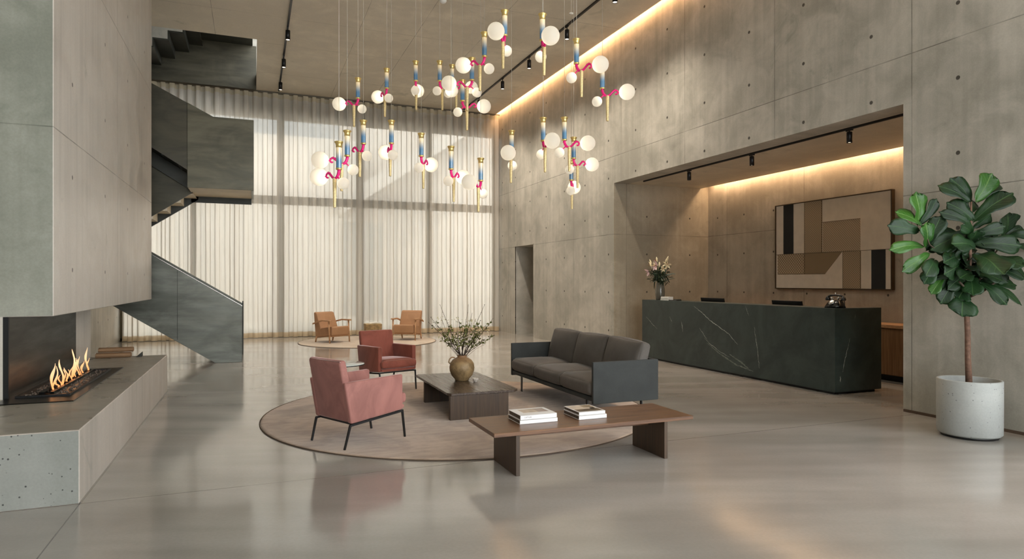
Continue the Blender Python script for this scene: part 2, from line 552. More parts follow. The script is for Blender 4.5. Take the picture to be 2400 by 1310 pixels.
def stoneware():
    t = NT('ochre_stoneware')
    o = t.obj(); s = t.sep(o)
    n1 = t.noise(o, 9.0, 5.0, 0.7, 0.8)
    n2 = t.noise(o, 30.0, 3.0)
    c = t.mix(t.step(n1, 0.3, 0.7), srgb(104, 84, 56), srgb(152, 126, 88))
    top = t.step(s[2], 0.2, 0.31)
    c = t.mix(t.math('MULTIPLY', top, 0.7), c, srgb(134, 94, 64))
    c = t.mix(t.step(n2, 0.62, 0.72, 0.0, 0.4), c, srgb(84, 62, 42))
    t.bsdf(c, 0.5, 0.0, 0.4)
    t.bump(n1, 0.2, 0.006)
    return t.m
M_stoneware = stoneware()
M_twig = simple('dark_twig', srgb(62, 48, 38), 0.8, vary=0.2)
M_twigleaf = simple('olive_leaf', srgb(92, 94, 40), 0.6, vary=0.35, vscale=25.0)
M_palefl = simple('dry_pale_flower', srgb(196, 186, 148), 0.8, vary=0.2, vscale=25.0)
M_darkleaf = simple('dark_twig_leaf', srgb(58, 54, 38), 0.6, vary=0.3)
M_bowl = simple('speckled_bowl', srgb(196, 186, 174), 0.5, vary=0.25, vscale=60.0)
M_stump = simple('woven_fibre', srgb(140, 116, 78), 0.8, vary=0.35, vscale=14.0, bump=0.4, bscale=60.0)
M_book_tan = simple('buff_cover', srgb(190, 172, 138), 0.7)

# pendant materials
M_brass = simple('polished_brass', srgb(232, 204, 130), 0.3, 0.75, 0.5, 0.05)
M_magenta = simple('magenta_lacquer', srgb(236, 30, 128), 0.32, 0.0, 0.5, 0.04)
M_gold = simple('gold_bead', srgb(232, 208, 150), 0.45, 0.2, 0.5, 0.15, 60.0)
M_cable = simple('pale_cable', srgb(222, 216, 202), 0.5)
def tube_glass():
    t = NT('blue_fade_glass')
    o = t.obj(); s = t.sep(o)
    f = t.step(s[2], 0.08, 0.235)
    c = t.mix(f, srgb(18, 108, 150), srgb(236, 214, 170))
    ang = t.math('ARCTAN2', s[1], s[0])
    st = t.math('SINE', t.math('MULTIPLY', ang, 14.0))
    c = t.mix(t.step(st, -0.2, 1.0, 0.0, 0.35), c, srgb(226, 232, 236))  # pale highlight lines of the glass put into the colour
    t.bsdf(c, 0.12, 0.0, 0.7)
    t.b.inputs['Coat Weight'].default_value = 0.5
    e = t.mix(f, srgb(10, 74, 116), srgb(236, 210, 150))
    t.l(e, t.b.inputs['Emission Color'])
    t.l(t.step(s[2], 0.05, 0.24, 0.12, 0.32), t.b.inputs['Emission Strength'])
    return t.m
M_tube = tube_glass()
def globe_material():
    t = NT('frosted_opal_glass')
    d = t.n('ShaderNodeBsdfPrincipled')
    d.inputs['Base Color'].default_value = (0.46, 0.45, 0.43, 1); d.inputs['Roughness'].default_value = 0.4
    tr = t.n('ShaderNodeBsdfTranslucent'); tr.inputs[0].default_value = (0.97, 0.96, 0.93, 1)
    m = t.n('ShaderNodeMixShader'); m.inputs[0].default_value = 0.6
    t.l(d.outputs[0], m.inputs[1]); t.l(tr.outputs[0], m.inputs[2])
    t.l(m.outputs[0], t.out.inputs[0])
    return t.m
M_globe = globe_material()
M_bulb = emit('warm_bulb', (1.0, 0.86, 0.62, 1), 34.0)
M_lens = emit('spot_lens', (1.0, 0.85, 0.66, 1), 6.0)
M_led = emit('led_strip', (1.0, 0.62, 0.32, 1), 3.5)

# plant materials
def leaf_material(name, a, b, vein, rough=0.32):
    t = NT(name)
    uv = t.n('ShaderNodeUVMap').outputs[0]
    s = t.sep(uv)
    o = t.obj()
    au = t.math('ABSOLUTE', t.math('SUBTRACT', s[0], 0.5))
    mid = t.step(au, 0.012, 0.035, 1.0, 0.0)
    ph = t.math('SUBTRACT', t.math('MULTIPLY', s[1], 7.0), t.math('MULTIPLY', au, 5.5))
    side = t.step(t.math('PINGPONG', t.math('ADD', ph, 10.0), 0.5), 0.02, 0.06, 1.0, 0.0)
    vn = t.math('MAXIMUM', mid, t.math('MULTIPLY', side, 0.6))
    c = t.mix(t.step(t.noise(o, 4.0, 3.0), 0.3, 0.7), a, b)
    c = t.mix(t.math('MULTIPLY', vn, 0.55), c, vein)
    t.bsdf(c, rough, 0.0, 0.32)
    t.bump(t.math('MULTIPLY', vn, -1.0), 0.35, 0.004)
    return t.m
M_leaf = leaf_material('fig_leaf', srgb(12, 34, 15), srgb(26, 56, 24), srgb(66, 96, 52), 0.45)
M_leaf2 = leaf_material('young_fig_leaf', srgb(36, 74, 26), srgb(56, 98, 34), srgb(110, 140, 76))
M_bark = simple('fig_bark', srgb(112, 84, 68), 0.8, vary=0.3, vscale=30.0, bump=0.4, bscale=70.0)
M_railpaint = simple('rail_paint', srgb(96, 90, 76), 0.6)
M_branchbark = simple('dark_branch_bark', srgb(70, 58, 44), 0.8, vary=0.2)
M_soil = simple('dark_soil', srgb(46, 38, 30), 0.95, vary=0.3, vscale=40.0, bump=0.6, bscale=50.0)
# ================================================================== SETTING
# axes: +Y runs along the right wall towards the curtain, +X to the right, Z up; metres
CEIL = 6.58
XW = 7.0
YG = 19.0        # glazing
mb = MB(); mb.box((-6.2, -5.0, -0.2), (9.6, 19.3, 0.0)); struct('floor', mb, M_floor)

# ceiling slab, stops short of the right wall for the light slot, opening for the stair on the left
mb = MB()
mb.box((-6.2, -5.0, CEIL), (6.86, 14.7, CEIL + 0.3))
mb.box((0.09, 14.7, CEIL), (6.86, 18.3, CEIL + 0.3))
mb.box((-6.2, 18.3, CEIL), (6.86, 19.3, CEIL + 0.3))
mb.box((-6.2, 14.7, CEIL), (-3.1, 18.3, CEIL + 0.3))
mb.box((6.86, -5.0, CEIL + 0.16), (7.35, 19.3, CEIL + 0.3))
struct('ceiling', mb, M_ceiling)

# right wall with doorway (Y 16.06..17.40) and reception alcove opening (Y 5.35..11.86)
T = 0.35
mb = MB()
mb.box((XW, 3.0, 0), (XW + T, 5.35, CEIL + 0.16))
mb.box((XW, -5.0, 0), (XW + T, 3.0, 0.3)); mb.box((XW, -5.0, 5.7), (XW + T, 3.0, CEIL + 0.16))  # unseen window openings, added to bring light in from the right
for y in (-5.0, -2.3, 0.4): mb.box((XW, y, 0.3), (XW + T, y + 0.3, 5.7))
mb.box((XW, 5.35, 3.555), (XW + T, 11.86, CEIL + 0.16))
mb.box((XW, 11.86, 0), (XW + T, 16.06, CEIL + 0.16))
mb.box((XW, 16.06, 2.50), (XW + T, 17.36, CEIL + 0.16))
mb.box((XW, 17.36, 0), (XW + T, 19.3, CEIL + 0.16))
o = struct('wall_right', mb, [M_wall_right, M_plain, M_alcove_side])
for p in o.data.polygons:
    if abs(p.normal.x) < 0.9: p.material_index = 2 if abs(p.center.y - 11.86) < 0.01 else 1
# passage behind the doorway
mb = MB()
mb.box((XW + T, 17.36, 0), (9.6, 17.6, 2.5))
mb.box((9.4, 15.6, 0), (9.6, 17.36, 2.5))
mb.box((XW + T, 15.5, 0), (9.6, 15.7, 2.5))
mb.box((XW + T, 15.5, 2.5), (9.6, 17.6, 2.7))
struct('wall_passage', mb, M_plain)
# alcove
mb = MB(); mb.box((9.4, 3.6, 0), (9.6, 12.1, 3.9)); struct('wall_alcove_back', mb, M_alcove)
mb = MB(); mb.box((XW + T, 11.86, 0), (9.4, 12.1, 3.9)); struct('wall_alcove_side', mb, M_alcove_side)
mb = MB(); mb.box((XW + T, 3.4, 0), (9.6, 3.6, 3.9)); mb.box((XW + T, 3.4, 3.9), (9.6, 12.1, 4.0)); struct('wall_alcove_near', mb, M_plain)
mb = MB()
mb.box((XW + T - 0.001, 3.6, 3.555), (9.2, 11.86, 3.80))
mb.box((9.2, 3.6, 3.72), (9.4, 11.86, 3.9))
struct('ceiling_alcove', mb, M_ceiling)

# left walls: bay for the stair, short wall beside the curtain, wall further forward
mb = MB()
mb.box((-3.4, 15.0, 0), (-3.1, 19.3, CEIL))
struct('wall_left', mb, M_wall_left)
mb = MB()
mb.box((-5.0, 12.62, 0), (-4.75, 15.0, CEIL))
mb.box((-5.0, 15.0, 0), (-3.4, 15.25, CEIL))
mb.box((-6.2, -5.0, 0), (-5.95, 12.62, CEIL))
mb.box((-6.2, 12.37, 0), (-4.75, 12.62, CEIL))
struct('wall_left_forward', mb, M_plain)
# wall behind the viewer with a wide unglazed-looking window band
mb = MB()
mb.box((-6.2, -5.3, 0), (7.35, -5.0, 0.25))
mb.box((-6.2, -5.3, 5.6), (7.35, -5.0, CEIL + 0.3))
for x in (1.7, 4.4): mb.box((x, -5.3, 0.25), (x + 0.3, -5.0, 5.6))
mb.box((-6.2, -5.3, 0.25), (-0.8, -5.0, 5.6))  # unseen solid stretch, closed so the daylight comes from the right

struct('wall_back', mb, M_plain)
# far wall: lintel over the glazing
mb = MB()
mb.box((-3.4, YG - 0.06, 6.02), (7.35, YG + 0.3, CEIL + 0.3))
struct('wall_front', mb, M_plain)

# glazing bays between mullions
MUL = [-3.1, -1.45, 0.68, 2.82, 4.90, 7.0]
for i in range(5):
    x0, x1 = MUL[i], MUL[i + 1]
    w = thing('window_%d' % (i + 1), 'tall bay of the glazed wall behind the sheer curtains', 'window', (0, 0, 0))
    del w['category']; del w['label']
    w['kind'] = 'structure'
    m2 = MB()
    for x in (x0, x1 - 0.06 if i < 4 else x1 - 0.1):
        m2.box((x, YG - 0.08, 0), (x + 0.06 + (0.07 if i in (2, 3) and x == x0 else 0), YG + 0.08, 6.02))
    m2.box((x0, YG - 0.08, 3.62), (x1, YG + 0.08, 3.84))
    m2.box((x0, YG - 0.08, 5.94), (x1, YG + 0.08, 6.02))
    m2.box((x0, YG - 0.08, 0), (x1, YG + 0.08, 0.07))
    m2.build('window_frame', M_frame, w)
    m3 = MB()
    m3.box((x0 + 0.06, YG - 0.006, 0.07), (x1 - 0.06, YG + 0.006, 3.62))
    m3.build('glass_pane', M_glass, w)
    m3 = MB()
    m3.box((x0 + 0.06, YG - 0.006, 3.84), (x1 - 0.06, YG + 0.006, 5.94))
    m3.build('glass_pane', M_glass, w)

# doorway lining (the thin plaster return)
mb = MB()
mb.box((XW - 0.004, 17.36, 0), (XW + 0.02, 17.385, 2.52))
mb.box((XW - 0.004, 16.035, 0), (XW + 0.02, 16.06, 2.52))
mb.box((XW - 0.004, 16.035, 2.50), (XW + 0.02, 17.385, 2.525))
struct('trim_1', mb, M_wall_right)
# dark strip painted in for the shadow gap at the base of the right wall by the pot
mb = MB(); mb.box((XW - 0.012, -5.0, 0), (XW + 0.01, 5.34, 0.03))
struct('shadow_gap_strip', mb, M_rugedge)

# upper storey seen through the stair opening
mb = MB()
mb.box((-3.3, 14.5, CEIL + 0.3), (-3.1, 18.5, 9.6))
mb.box((-3.1, 14.5, CEIL + 0.3), (0.3, 14.7, 9.6))
mb.box((-3.1, 18.3, CEIL + 0.3), (1.8, 18.5, 9.6)); mb.box((-3.1, 14.5, 9.0), (-1.4, 18.5, 9.6))
mb.box((-3.3, 14.5, 9.6), (1.6, 18.5, 9.8))
mb.box((1.6, 14.5, CEIL + 0.3), (1.8, 18.5, 7.2))
struct('wall_upper', mb, M_plain)

# exterior: paving and the pale neighbouring house across the court
mb = MB(); mb.box((-40, 19.3, -0.3), (40, 90, -0.08)); struct('ground_outside', mb, simple('pale_paving', srgb(196, 188, 176), 0.9))
M_render_wall = simple('pale_render', srgb(198, 188, 178), 0.9, vary=0.04, vscale=1.0)
h = thing('neighbour_house', 'pale rendered building outside, faint through the sheer curtains', 'building', (0, 27, -0.08))
m2 = MB(); m2.box((-14, 0, 0), (4.2, 8, 7.3)); m2.build('main_block', M_render_wall, h)
m2 = MB(); m2.box((4.2, 1.5, 0), (16, 8, 9.6)); m2.build('rear_block', M_render_wall, h)
m2 = MB(); m2.prism([(3.2, 4.2), (9.6, 8.6), (9.6, 9.3), (3.2, 4.9)], 'y', -0.6, 1.5); m2.build('sloping_canopy', M_render_wall, h)
m2 = MB(); m2.box((3.3, -0.02, 0.2), (5.0, 0.1, 4.0)); m2.build('entrance_recess', simple('grey_recess', srgb(150, 146, 140), 0.9), h)

# light slots
def area(name, loc, sx, sy, power, color, rot):
    l = bpy.data.lights.new(name, 'AREA'); l.shape = 'RECTANGLE'
    l.size = sx; l.size_y = sy; l.energy = power; l.color = color
    o = bpy.data.objects.new(name, l); COL.objects.link(o)
    o.location = loc; o.rotation_euler = rot
    return o
mb = MB(); mb.box((6.90, 3.0, CEIL + 0.125), (6.96, 18.9, CEIL + 0.14)); tag(mb.build('led_strip', M_led), 'long warm light strip in the slot between ceiling and right wall', 'light strip')
area('slot_light', (6.93, 10.9, CEIL + 0.12), 0.05, 16.0, COVE_W, (1.0, 0.55, 0.26), (0, 0, 0))
mb = MB(); mb.box((9.26, 3.8, 3.69), (9.33, 11.7, 3.705)); tag(mb.build('led_strip', M_led), 'warm light strip in the alcove slot above the framed artwork', 'light strip')
area('alcove_slot_light', (9.30, 7.75, 3.68), 0.06, 7.9, COVE_W2, (1.0, 0.66, 0.40), (0, 0, 0))

# ================================================================== CURTAINS
def curtain(x0, x1, name, label):
    rnd = random.Random(int(x0 * 100) + 5)
    # ripple folds: overlapping omega loops
    n = int((x1 - x0) / 0.235)
    per = [1 + rnd.uniform(-0.22, 0.22) for _ in range(n)]
    sc = (x1 - x0) / sum(per); per = [p * sc for p in per]
    cols = []
    x = x0
    K = 22
    for i, p in enumerate(per):
        amp = rnd.uniform(0.045, 0.075); bb = rnd.uniform(0.08, 0.16)
        for k in range(K):
            f = k / K
            cols.append((x + p * f - p * bb * math.sin(4 * PI * f), amp * math.sin(2 * PI * f), rnd.uniform(-.002, .002), i))
        x += p
    cols.append((x1, 0, 0, n))
    zs = [0.0, 0.05, 0.13, 0.6, 1.4, 2.4, 3.4, 4.4, 5.4, 6.1, 6.40, 6.52]
    Y0 = 18.6
    dx = [rnd.uniform(-0.02, 0.02) for _ in range(n + 2)]
    dy = [rnd.uniform(-0.03, 0.03) for _ in range(n + 2)]
    def pt(c, z):
        low = 1 - z / 6.46
        ph = dx[c[3]] * low
        return (c[0] + ph + 0.006 * math.sin(3 * z + c[3]) * low, Y0 + c[1] * (1 + 0.35 * low * math.sin(c[3] * 1.7)) + dy[c[3]] * low * 0.6, z + 0.012)
    def sheet(za, zb, nm, mat, par, off=0.0):
        m2 = MB()
        zz = [z for z in zs if za - 1e-6 <= z <= zb + 1e-6]
        g = [[m2.bm.verts.new(Vector(pt(c, z)) + Vector((0, off, 0))) for c in cols] for z in zz]
        for a in range(len(zz) - 1):
            for b in range(len(cols) - 1):
                f = m2.bm.faces.new([g[a][b], g[a][b + 1], g[a + 1][b + 1], g[a + 1][b]]); f.smooth = True
        return m2.build(nm, mat, par)
    o = sheet(0.13, 6.40, name, M_curtain, None)
    tag(o, label, 'curtain', 'sheer curtains on the far wall')
    sheet(0.0, 0.13, 'hem', M_hem, o)
    sheet(6.40, 6.52, 'heading_tape', M_tape, o)
    return o
curtain(-3.02, 2.86, 'sheer_curtain', 'long sheer ivory curtain running behind the staircase to the middle join')
curtain(2.80, 6.94, 'sheer_curtain', 'sheer ivory curtain from the middle join to the right wall corner')
mb = MB(); mb.box((-3.08, 18.585, 6.535), (6.98, 18.615, CEIL + 0.001)); 
tag(mb.build('curtain_rail', M_railpaint), 'thin ceiling rail that both sheer curtains hang from', 'curtain rail')

# ================================================================== FIREPLACE
F = thing('fireplace', 'concrete corner fireplace with raised hearth and low line of flames', 'fireplace', (0, 0, 0))
m2 = MB(); m2.box((-3.1, 6.71, 1.2), (-1.6, 12.6, CEIL), 0.006, 1)
o = m2.build('hood', [M_hood, M_hoodfront], F)
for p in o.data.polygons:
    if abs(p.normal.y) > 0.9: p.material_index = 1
m2 = MB(); m2.box((-3.1, 5.17, 0.0), (-1.085, 10.05, 0.5), 0.006, 1)
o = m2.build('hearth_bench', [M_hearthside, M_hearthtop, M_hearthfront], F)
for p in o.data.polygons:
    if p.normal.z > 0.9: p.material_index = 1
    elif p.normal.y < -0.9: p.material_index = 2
m2 = MB(); m2.box((-3.1, 6.71, 0.5), (-1.96, 9.93, 1.2)); m2.build('back_block', M_hood, F)
m2 = MB(); m2.box((-1.96, 6.74, 0.5), (-1.945, 9.1, 1.2)); m2.build('steel_back_panel', M_firebox, F)
m2 = MB(); m2.box((-1.96, 6.71, 0.5), (-1.92, 6.74, 1.2)); m2.build('panel_edge', M_black, F)
m2 = MB(); m2.box((-1.945, 6.42, 0.5), (-1.39, 8.70, 0.508), 0.002, 1); o = m2.build('hearth_plate', M_tray, F)
m2 = MB()
for a, b in (((-1.88, 6.72), (-1.86, 8.50)), ((-1.50, 6.72), (-1.48, 8.50)), ((-1.86, 6.72), (-1.50, 6.74)), ((-1.86, 8.48), (-1.50, 8.50))):
    m2.box((a[0], a[1], 0.508), (b[0], b[1], 0.522))
br = m2.build('burner_tray', M_black, F)
m2 = MB()
m2.box((-1.74, 6.85, 0.508), (-1.70, 8.44, 0.53)); m2.box((-1.66, 6.85, 0.508), (-1.63, 8.44, 0.53))
for i in range(90):
    y = random.uniform(6.86, 8.43)
    m2.sphere((random.uniform(-1.71, -1.65), y, 0.522), random.uniform(0.008, 0.017), 6, 4)
m2.build('burner', M_tray, F)
m2 = MB()
for i in range(260):
    m2.sphere((random.choice((random.uniform(-1.85, -1.75), random.uniform(-1.62, -1.52))), random.uniform(6.76, 8.46), 0.509), random.uniform(0.006, 0.013), 5, 4)
m2.build('gravel', M_bookdark, F)['kind'] = 'stuff'
def flame_material():
    t = NT('flame')
    o = t.obj(); s = t.sep(o)
    f = t.step(t.math('SUBTRACT', s[2], 0.52), 0.0, 0.22)
    c = t.mix(f, (1.0, 0.36, 0.12, 1), (1.0, 0.62, 0.34, 1))
    e = t.n('ShaderNodeEmission'); t.l(c, e.inputs[0]); e.inputs[1].default_value = 1.7
    tp = t.n('ShaderNodeBsdfTransparent')
    m = t.n('ShaderNodeMixShader')
    t.l(t.step(t.noise(t.scale(o, (20, 20, 7)), 1.0, 2.0), 0.3, 0.55, 0.45, 0.92), m.inputs[0])
    t.l(tp.outputs[0], m.inputs[1]); t.l(e.outputs[0], m.inputs[2])
    t.l(m.outputs[0], t.out.inputs[0])
    return t.m
M_flame = flame_material()
# (distance along the burner, height, width, lean)
FL = [(7.02, 0.235, 0.030, 0.03), (7.06, 0.20, 0.020, 0.10), (7.17, 0.05, 0.022, 0.0), (7.26, 0.10, 0.016, 0.01), (7.34, 0.245, 0.024, -0.06),
      (7.38, 0.14, 0.018, 0.02), (7.50, 0.15, 0.018, -0.05), (7.56, 0.12, 0.018, -0.02), (7.66, 0.13, 0.016, 0.01), (7.74, 0.30, 0.026, 0.0),
      (7.79, 0.19, 0.024, 0.02), (7.86, 0.20, 0.022, -0.05), (7.95, 0.18, 0.02, -0.05), (8.02, 0.20, 0.016, -0.05), (8.14, 0.13, 0.026, 0.01),
      (8.36, 0.26, 0.026, -0.05), (8.40, 0.14, 0.016, -0.02)]
for (y, hgt, w, lean) in FL:
    m2 = MB()
    pts, rad = [], []
    ph = random.uniform(0, 6)
    for k in range(12):
        f = k / 11
        pts.append((-1.68 + 0.012 * math.sin(ph + 5 * f), y + lean * f + 0.016 * math.sin(ph + 6.5 * f) * f, 0.522 + hgt * f))
        rad.append(max(0.0012, 0.54 * w * (0.45 + 1.3 * f) * (1 - f) ** 0.7 * (1 + 0.25 * math.sin(ph + 9 * f))))
    m2.tube(pts, rad, 9)
    m2.build('flame', M_flame, F)
m2 = MB(); m2.box((-1.085, 5.17, 0.0), (-1.077, 10.05, 0.012)); m2.build('base_trim', M_chrome, F)
# two split logs and a wedge on the far end of the hearth
def log(x0, x1, y, z, r, label):
    m2 = MB()
    prof = [(0.9, -0.55), (1.0, 0.0), (0.8, 0.62), (0.1, 0.8), (-0.85, 0.55), (-1.0, -0.1), (-0.7, -0.6)]
    m2.prism([(y + a * r * 1.3, z + b * r) for a, b in prof], 'x', x0, x1, 0.004, 2)
    o = m2.build('split_log', M_log); tag(o, label, 'log', 'logs on the hearth')
log(-1.90, -1.50, 9.93, 0.529, 0.047, 'lower brown split log lying on the far end of the hearth')
log(-1.88, -1.48, 9.985, 0.595, 0.044, 'upper brown split log resting above another on the hearth end')
m2 = MB(); m2.prism([(-1.44, 0.501), (-1.37, 0.501), (-1.37, 0.565)], 'y', 9.90, 9.98, 0.002, 1)
tag(m2.build('kindling_wedge', M_steel_dark), 'small dark triangular wedge beside the logs on the hearth', 'wedge')

# ================================================================== STAIRCASE
S = thing('staircase', 'folded blackened steel staircase rising behind the fireplace', 'staircase', (0, 0, 0))
YN, YM, YF = 13.20, 13.94, 14.65
low = [(-0.18, 0.0), (-0.18, 1.045), (-3.5, 3.12), (-4.7, 3.12), (-4.7, 1.62), (-3.1, 1.62), (-0.64, 0.0)]
m2 = MB(); m2.prism(low, 'y', YN, YN + 0.05, 0.004, 1); a = m2.build('parapet_panel', M_steel, S)
m2 = MB(); m2.box((-1.268, YN - 0.002, 0.45), (-1.26, YN + 0.01, 1.70)); m2.build('panel_joint', M_steel_dark, a)
m2 = MB(); m2.prism([(-0.18, 1.045), (-0.18, 1.052), (-3.5, 3.127), (-3.5, 3.12)], 'y', YN - 0.003, YN + 0.05); m2.build('top_edge', M_chrome, a)
m2 = MB(); m2.prism(low, 'y', YF - 0.05, YF, 0.004, 1); m2.build('parapet_panel', M_steel, S)
m2 = MB(); m2.box((-0.20, YF - 0.06, 0.0), (-0.175, YF, 1.10)); m2.build('end_post', M_steel_dark, S)
def steps(x0, z0, dx, dz, n, th, ya, yb, name, mat, par=None):
    top = [(x0, z0)]
    x, z = x0, z0
    for k in range(n):
        z += dz; top.append((x, z)); x += dx; top.append((x, z))
    bot = [(p[0] + (th if dx > 0 else -th), p[1] - th) for p in top][::-1]
    m2 = MB(); m2.prism(top + bot, 'y', ya, yb); return m2.build(name, mat, par or S)
steps(-0.36, 0.0, -0.272, 0.17, 10, 0.05, YN + 0.05, YF - 0.05, 'treads', M_steel)
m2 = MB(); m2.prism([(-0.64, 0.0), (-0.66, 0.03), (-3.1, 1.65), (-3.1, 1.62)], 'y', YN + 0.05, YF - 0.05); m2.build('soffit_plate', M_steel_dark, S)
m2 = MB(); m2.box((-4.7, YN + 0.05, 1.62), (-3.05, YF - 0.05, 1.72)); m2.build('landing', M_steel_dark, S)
# second flight, far lane, rising to the right
f2 = [(-1.02, 3.25), (-3.5, 1.526), (-4.6, 1.526), (-4.6, 2.75), (-3.5, 2.75), (-1.02, 4.45)]
m2 = MB(); m2.prism(f2, 'y', YM, YM + 0.04); m2.build('parapet_panel', M_steel_brown, S)  # face lies in shade; that shade is put into the darker steel colour
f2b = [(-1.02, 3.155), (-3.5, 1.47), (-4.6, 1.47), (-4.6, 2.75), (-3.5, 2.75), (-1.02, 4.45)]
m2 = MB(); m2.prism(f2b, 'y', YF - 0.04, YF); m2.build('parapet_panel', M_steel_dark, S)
steps(-3.204, 1.737, 0.235, 0.165, 9, 0.045, YM + 0.04, YF - 0.04, 'treads', M_soffit_lit)
# right hand landing box
m2 = MB(); m2.prism([(-1.1, 3.21), (0.02, 3.21), (0.02, 4.53), (-0.672, 4.53), (-1.1, 4.75)], 'y', YN - 0.03, YN, 0.003, 1); m2.build('landing_panel', M_steel_warm, S)
m2 = MB(); m2.box((-1.1, YN, 3.22), (0.0, YF - 0.04, 3.40)); m2.build('landing', M_soffit_lit, S)
m2 = MB(); m2.box((-0.02, YN, 3.21), (0.02, YF, 4.53)); m2.build('landing_panel', M_steel, S)
m2 = MB(); m2.box((-1.15, YF - 0.04, 3.10), (-0.02, YF, 4.5)); m2.build('landing_panel', M_steel_dark, S)
# third flight, near lane, rising to the left
f3 = [(-0.672, 4.53), (-3.6, 6.03), (-4.6, 6.03), (-4.6, 5.12), (-3.6, 5.12), (-1.1, 3.53), (-1.1, 4.5)]
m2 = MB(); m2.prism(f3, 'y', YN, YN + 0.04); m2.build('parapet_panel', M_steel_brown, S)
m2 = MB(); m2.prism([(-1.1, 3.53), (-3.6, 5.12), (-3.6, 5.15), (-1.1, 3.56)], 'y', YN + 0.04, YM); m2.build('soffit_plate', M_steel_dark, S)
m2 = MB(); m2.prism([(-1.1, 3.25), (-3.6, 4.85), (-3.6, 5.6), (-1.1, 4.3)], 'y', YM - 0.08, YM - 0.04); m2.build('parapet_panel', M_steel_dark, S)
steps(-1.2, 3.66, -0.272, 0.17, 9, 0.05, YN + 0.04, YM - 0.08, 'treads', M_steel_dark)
m2 = MB(); m2.box((-4.7, YN, 4.98), (-3.5, YF, 5.1)); m2.build('landing', M_steel_dark, S)
S2 = thing('stair_flight', 'upper flight of the dark steel stair seen through the ceiling opening', 'stairs', (0, 0, 0))
# fourth flight disappearing through the ceiling opening
steps(-2.75, 6.49, 0.31, 0.20, 5, 0.03, 16.9, 18.24, 'treads', M_steel_dark, S2)
m2 = MB(); m2.box((-1.2, 16.6, 7.62), (-0.02, 18.26, 7.70)); m2.build('landing', M_steel_dark, S2)
m2 = MB(); m2.prism([(-3.1, 6.50), (0.09, 6.50), (0.09, 7.62), (-1.16, 7.62), (-3.1, 6.75)], 'y', 18.24, 18.295); m2.build('opening_panel', M_steel_brown, S2)
m2 = MB(); m2.box((-0.02, 16.6, 7.62), (0.0, 18.26, 9.0)); m2.build('landing_panel', M_steel_dark, S2)
# ================================================================== RUGS
def rug(name, cx, cy, r, mat, label):
    m2 = MB()
    N = 160
    rnd = random.Random(3)
    rr = [r * (1 + 0.0015 * math.sin(9 * 2 * PI * i / N) + rnd.uniform(-.0006, .0006)) for i in range(N)]
    t = bmesh.new()
    rings = []
    for (f, z) in ((0.0, 0.012), (0.3, 0.0125), (0.6, 0.012), (0.9, 0.0125), (0.985, 0.013), (0.995, 0.011), (0.997, 0.0)):
        rings.append([t.verts.new((rr[i] * f * math.cos(2 * PI * i / N), rr[i] * f * math.sin(2 * PI * i / N), z)) for i in range(N)] if f > 0 else [t.verts.new((0, 0, z))])
    for i in range(N):
        j = (i + 1) % N
        t.faces.new([rings[0][0], rings[1][i], rings[1][j]])
        for k in range(1, len(rings) - 1):
            t.faces.new([rings[k][i], rings[k + 1][i], rings[k + 1][j], rings[k][j]])
    m2.merge(t, 0, None, True)
    o = m2.build(name, mat); o.location = (cx, cy, 0.0)
    tag(o, label, 'rug')
    m2 = MB()
    pts = [(r * 1.001 * math.cos(2 * PI * i / 120), r * 1.001 * math.sin(2 * PI * i / 120), 0.005) for i in range(121)]
    m2.tube(pts, 0.0055, 6)
    m2.build('binding', M_rugedge, o)
rug('round_rug', 2.25, 7.33, 2.18, M_rug, 'large round taupe rug under the sofa and pink armchairs')
rug('round_rug', 2.70, 16.55, 1.68, M_rug2, 'pale round rug under the two tan armchairs by the curtain')
RZ = 0.0128

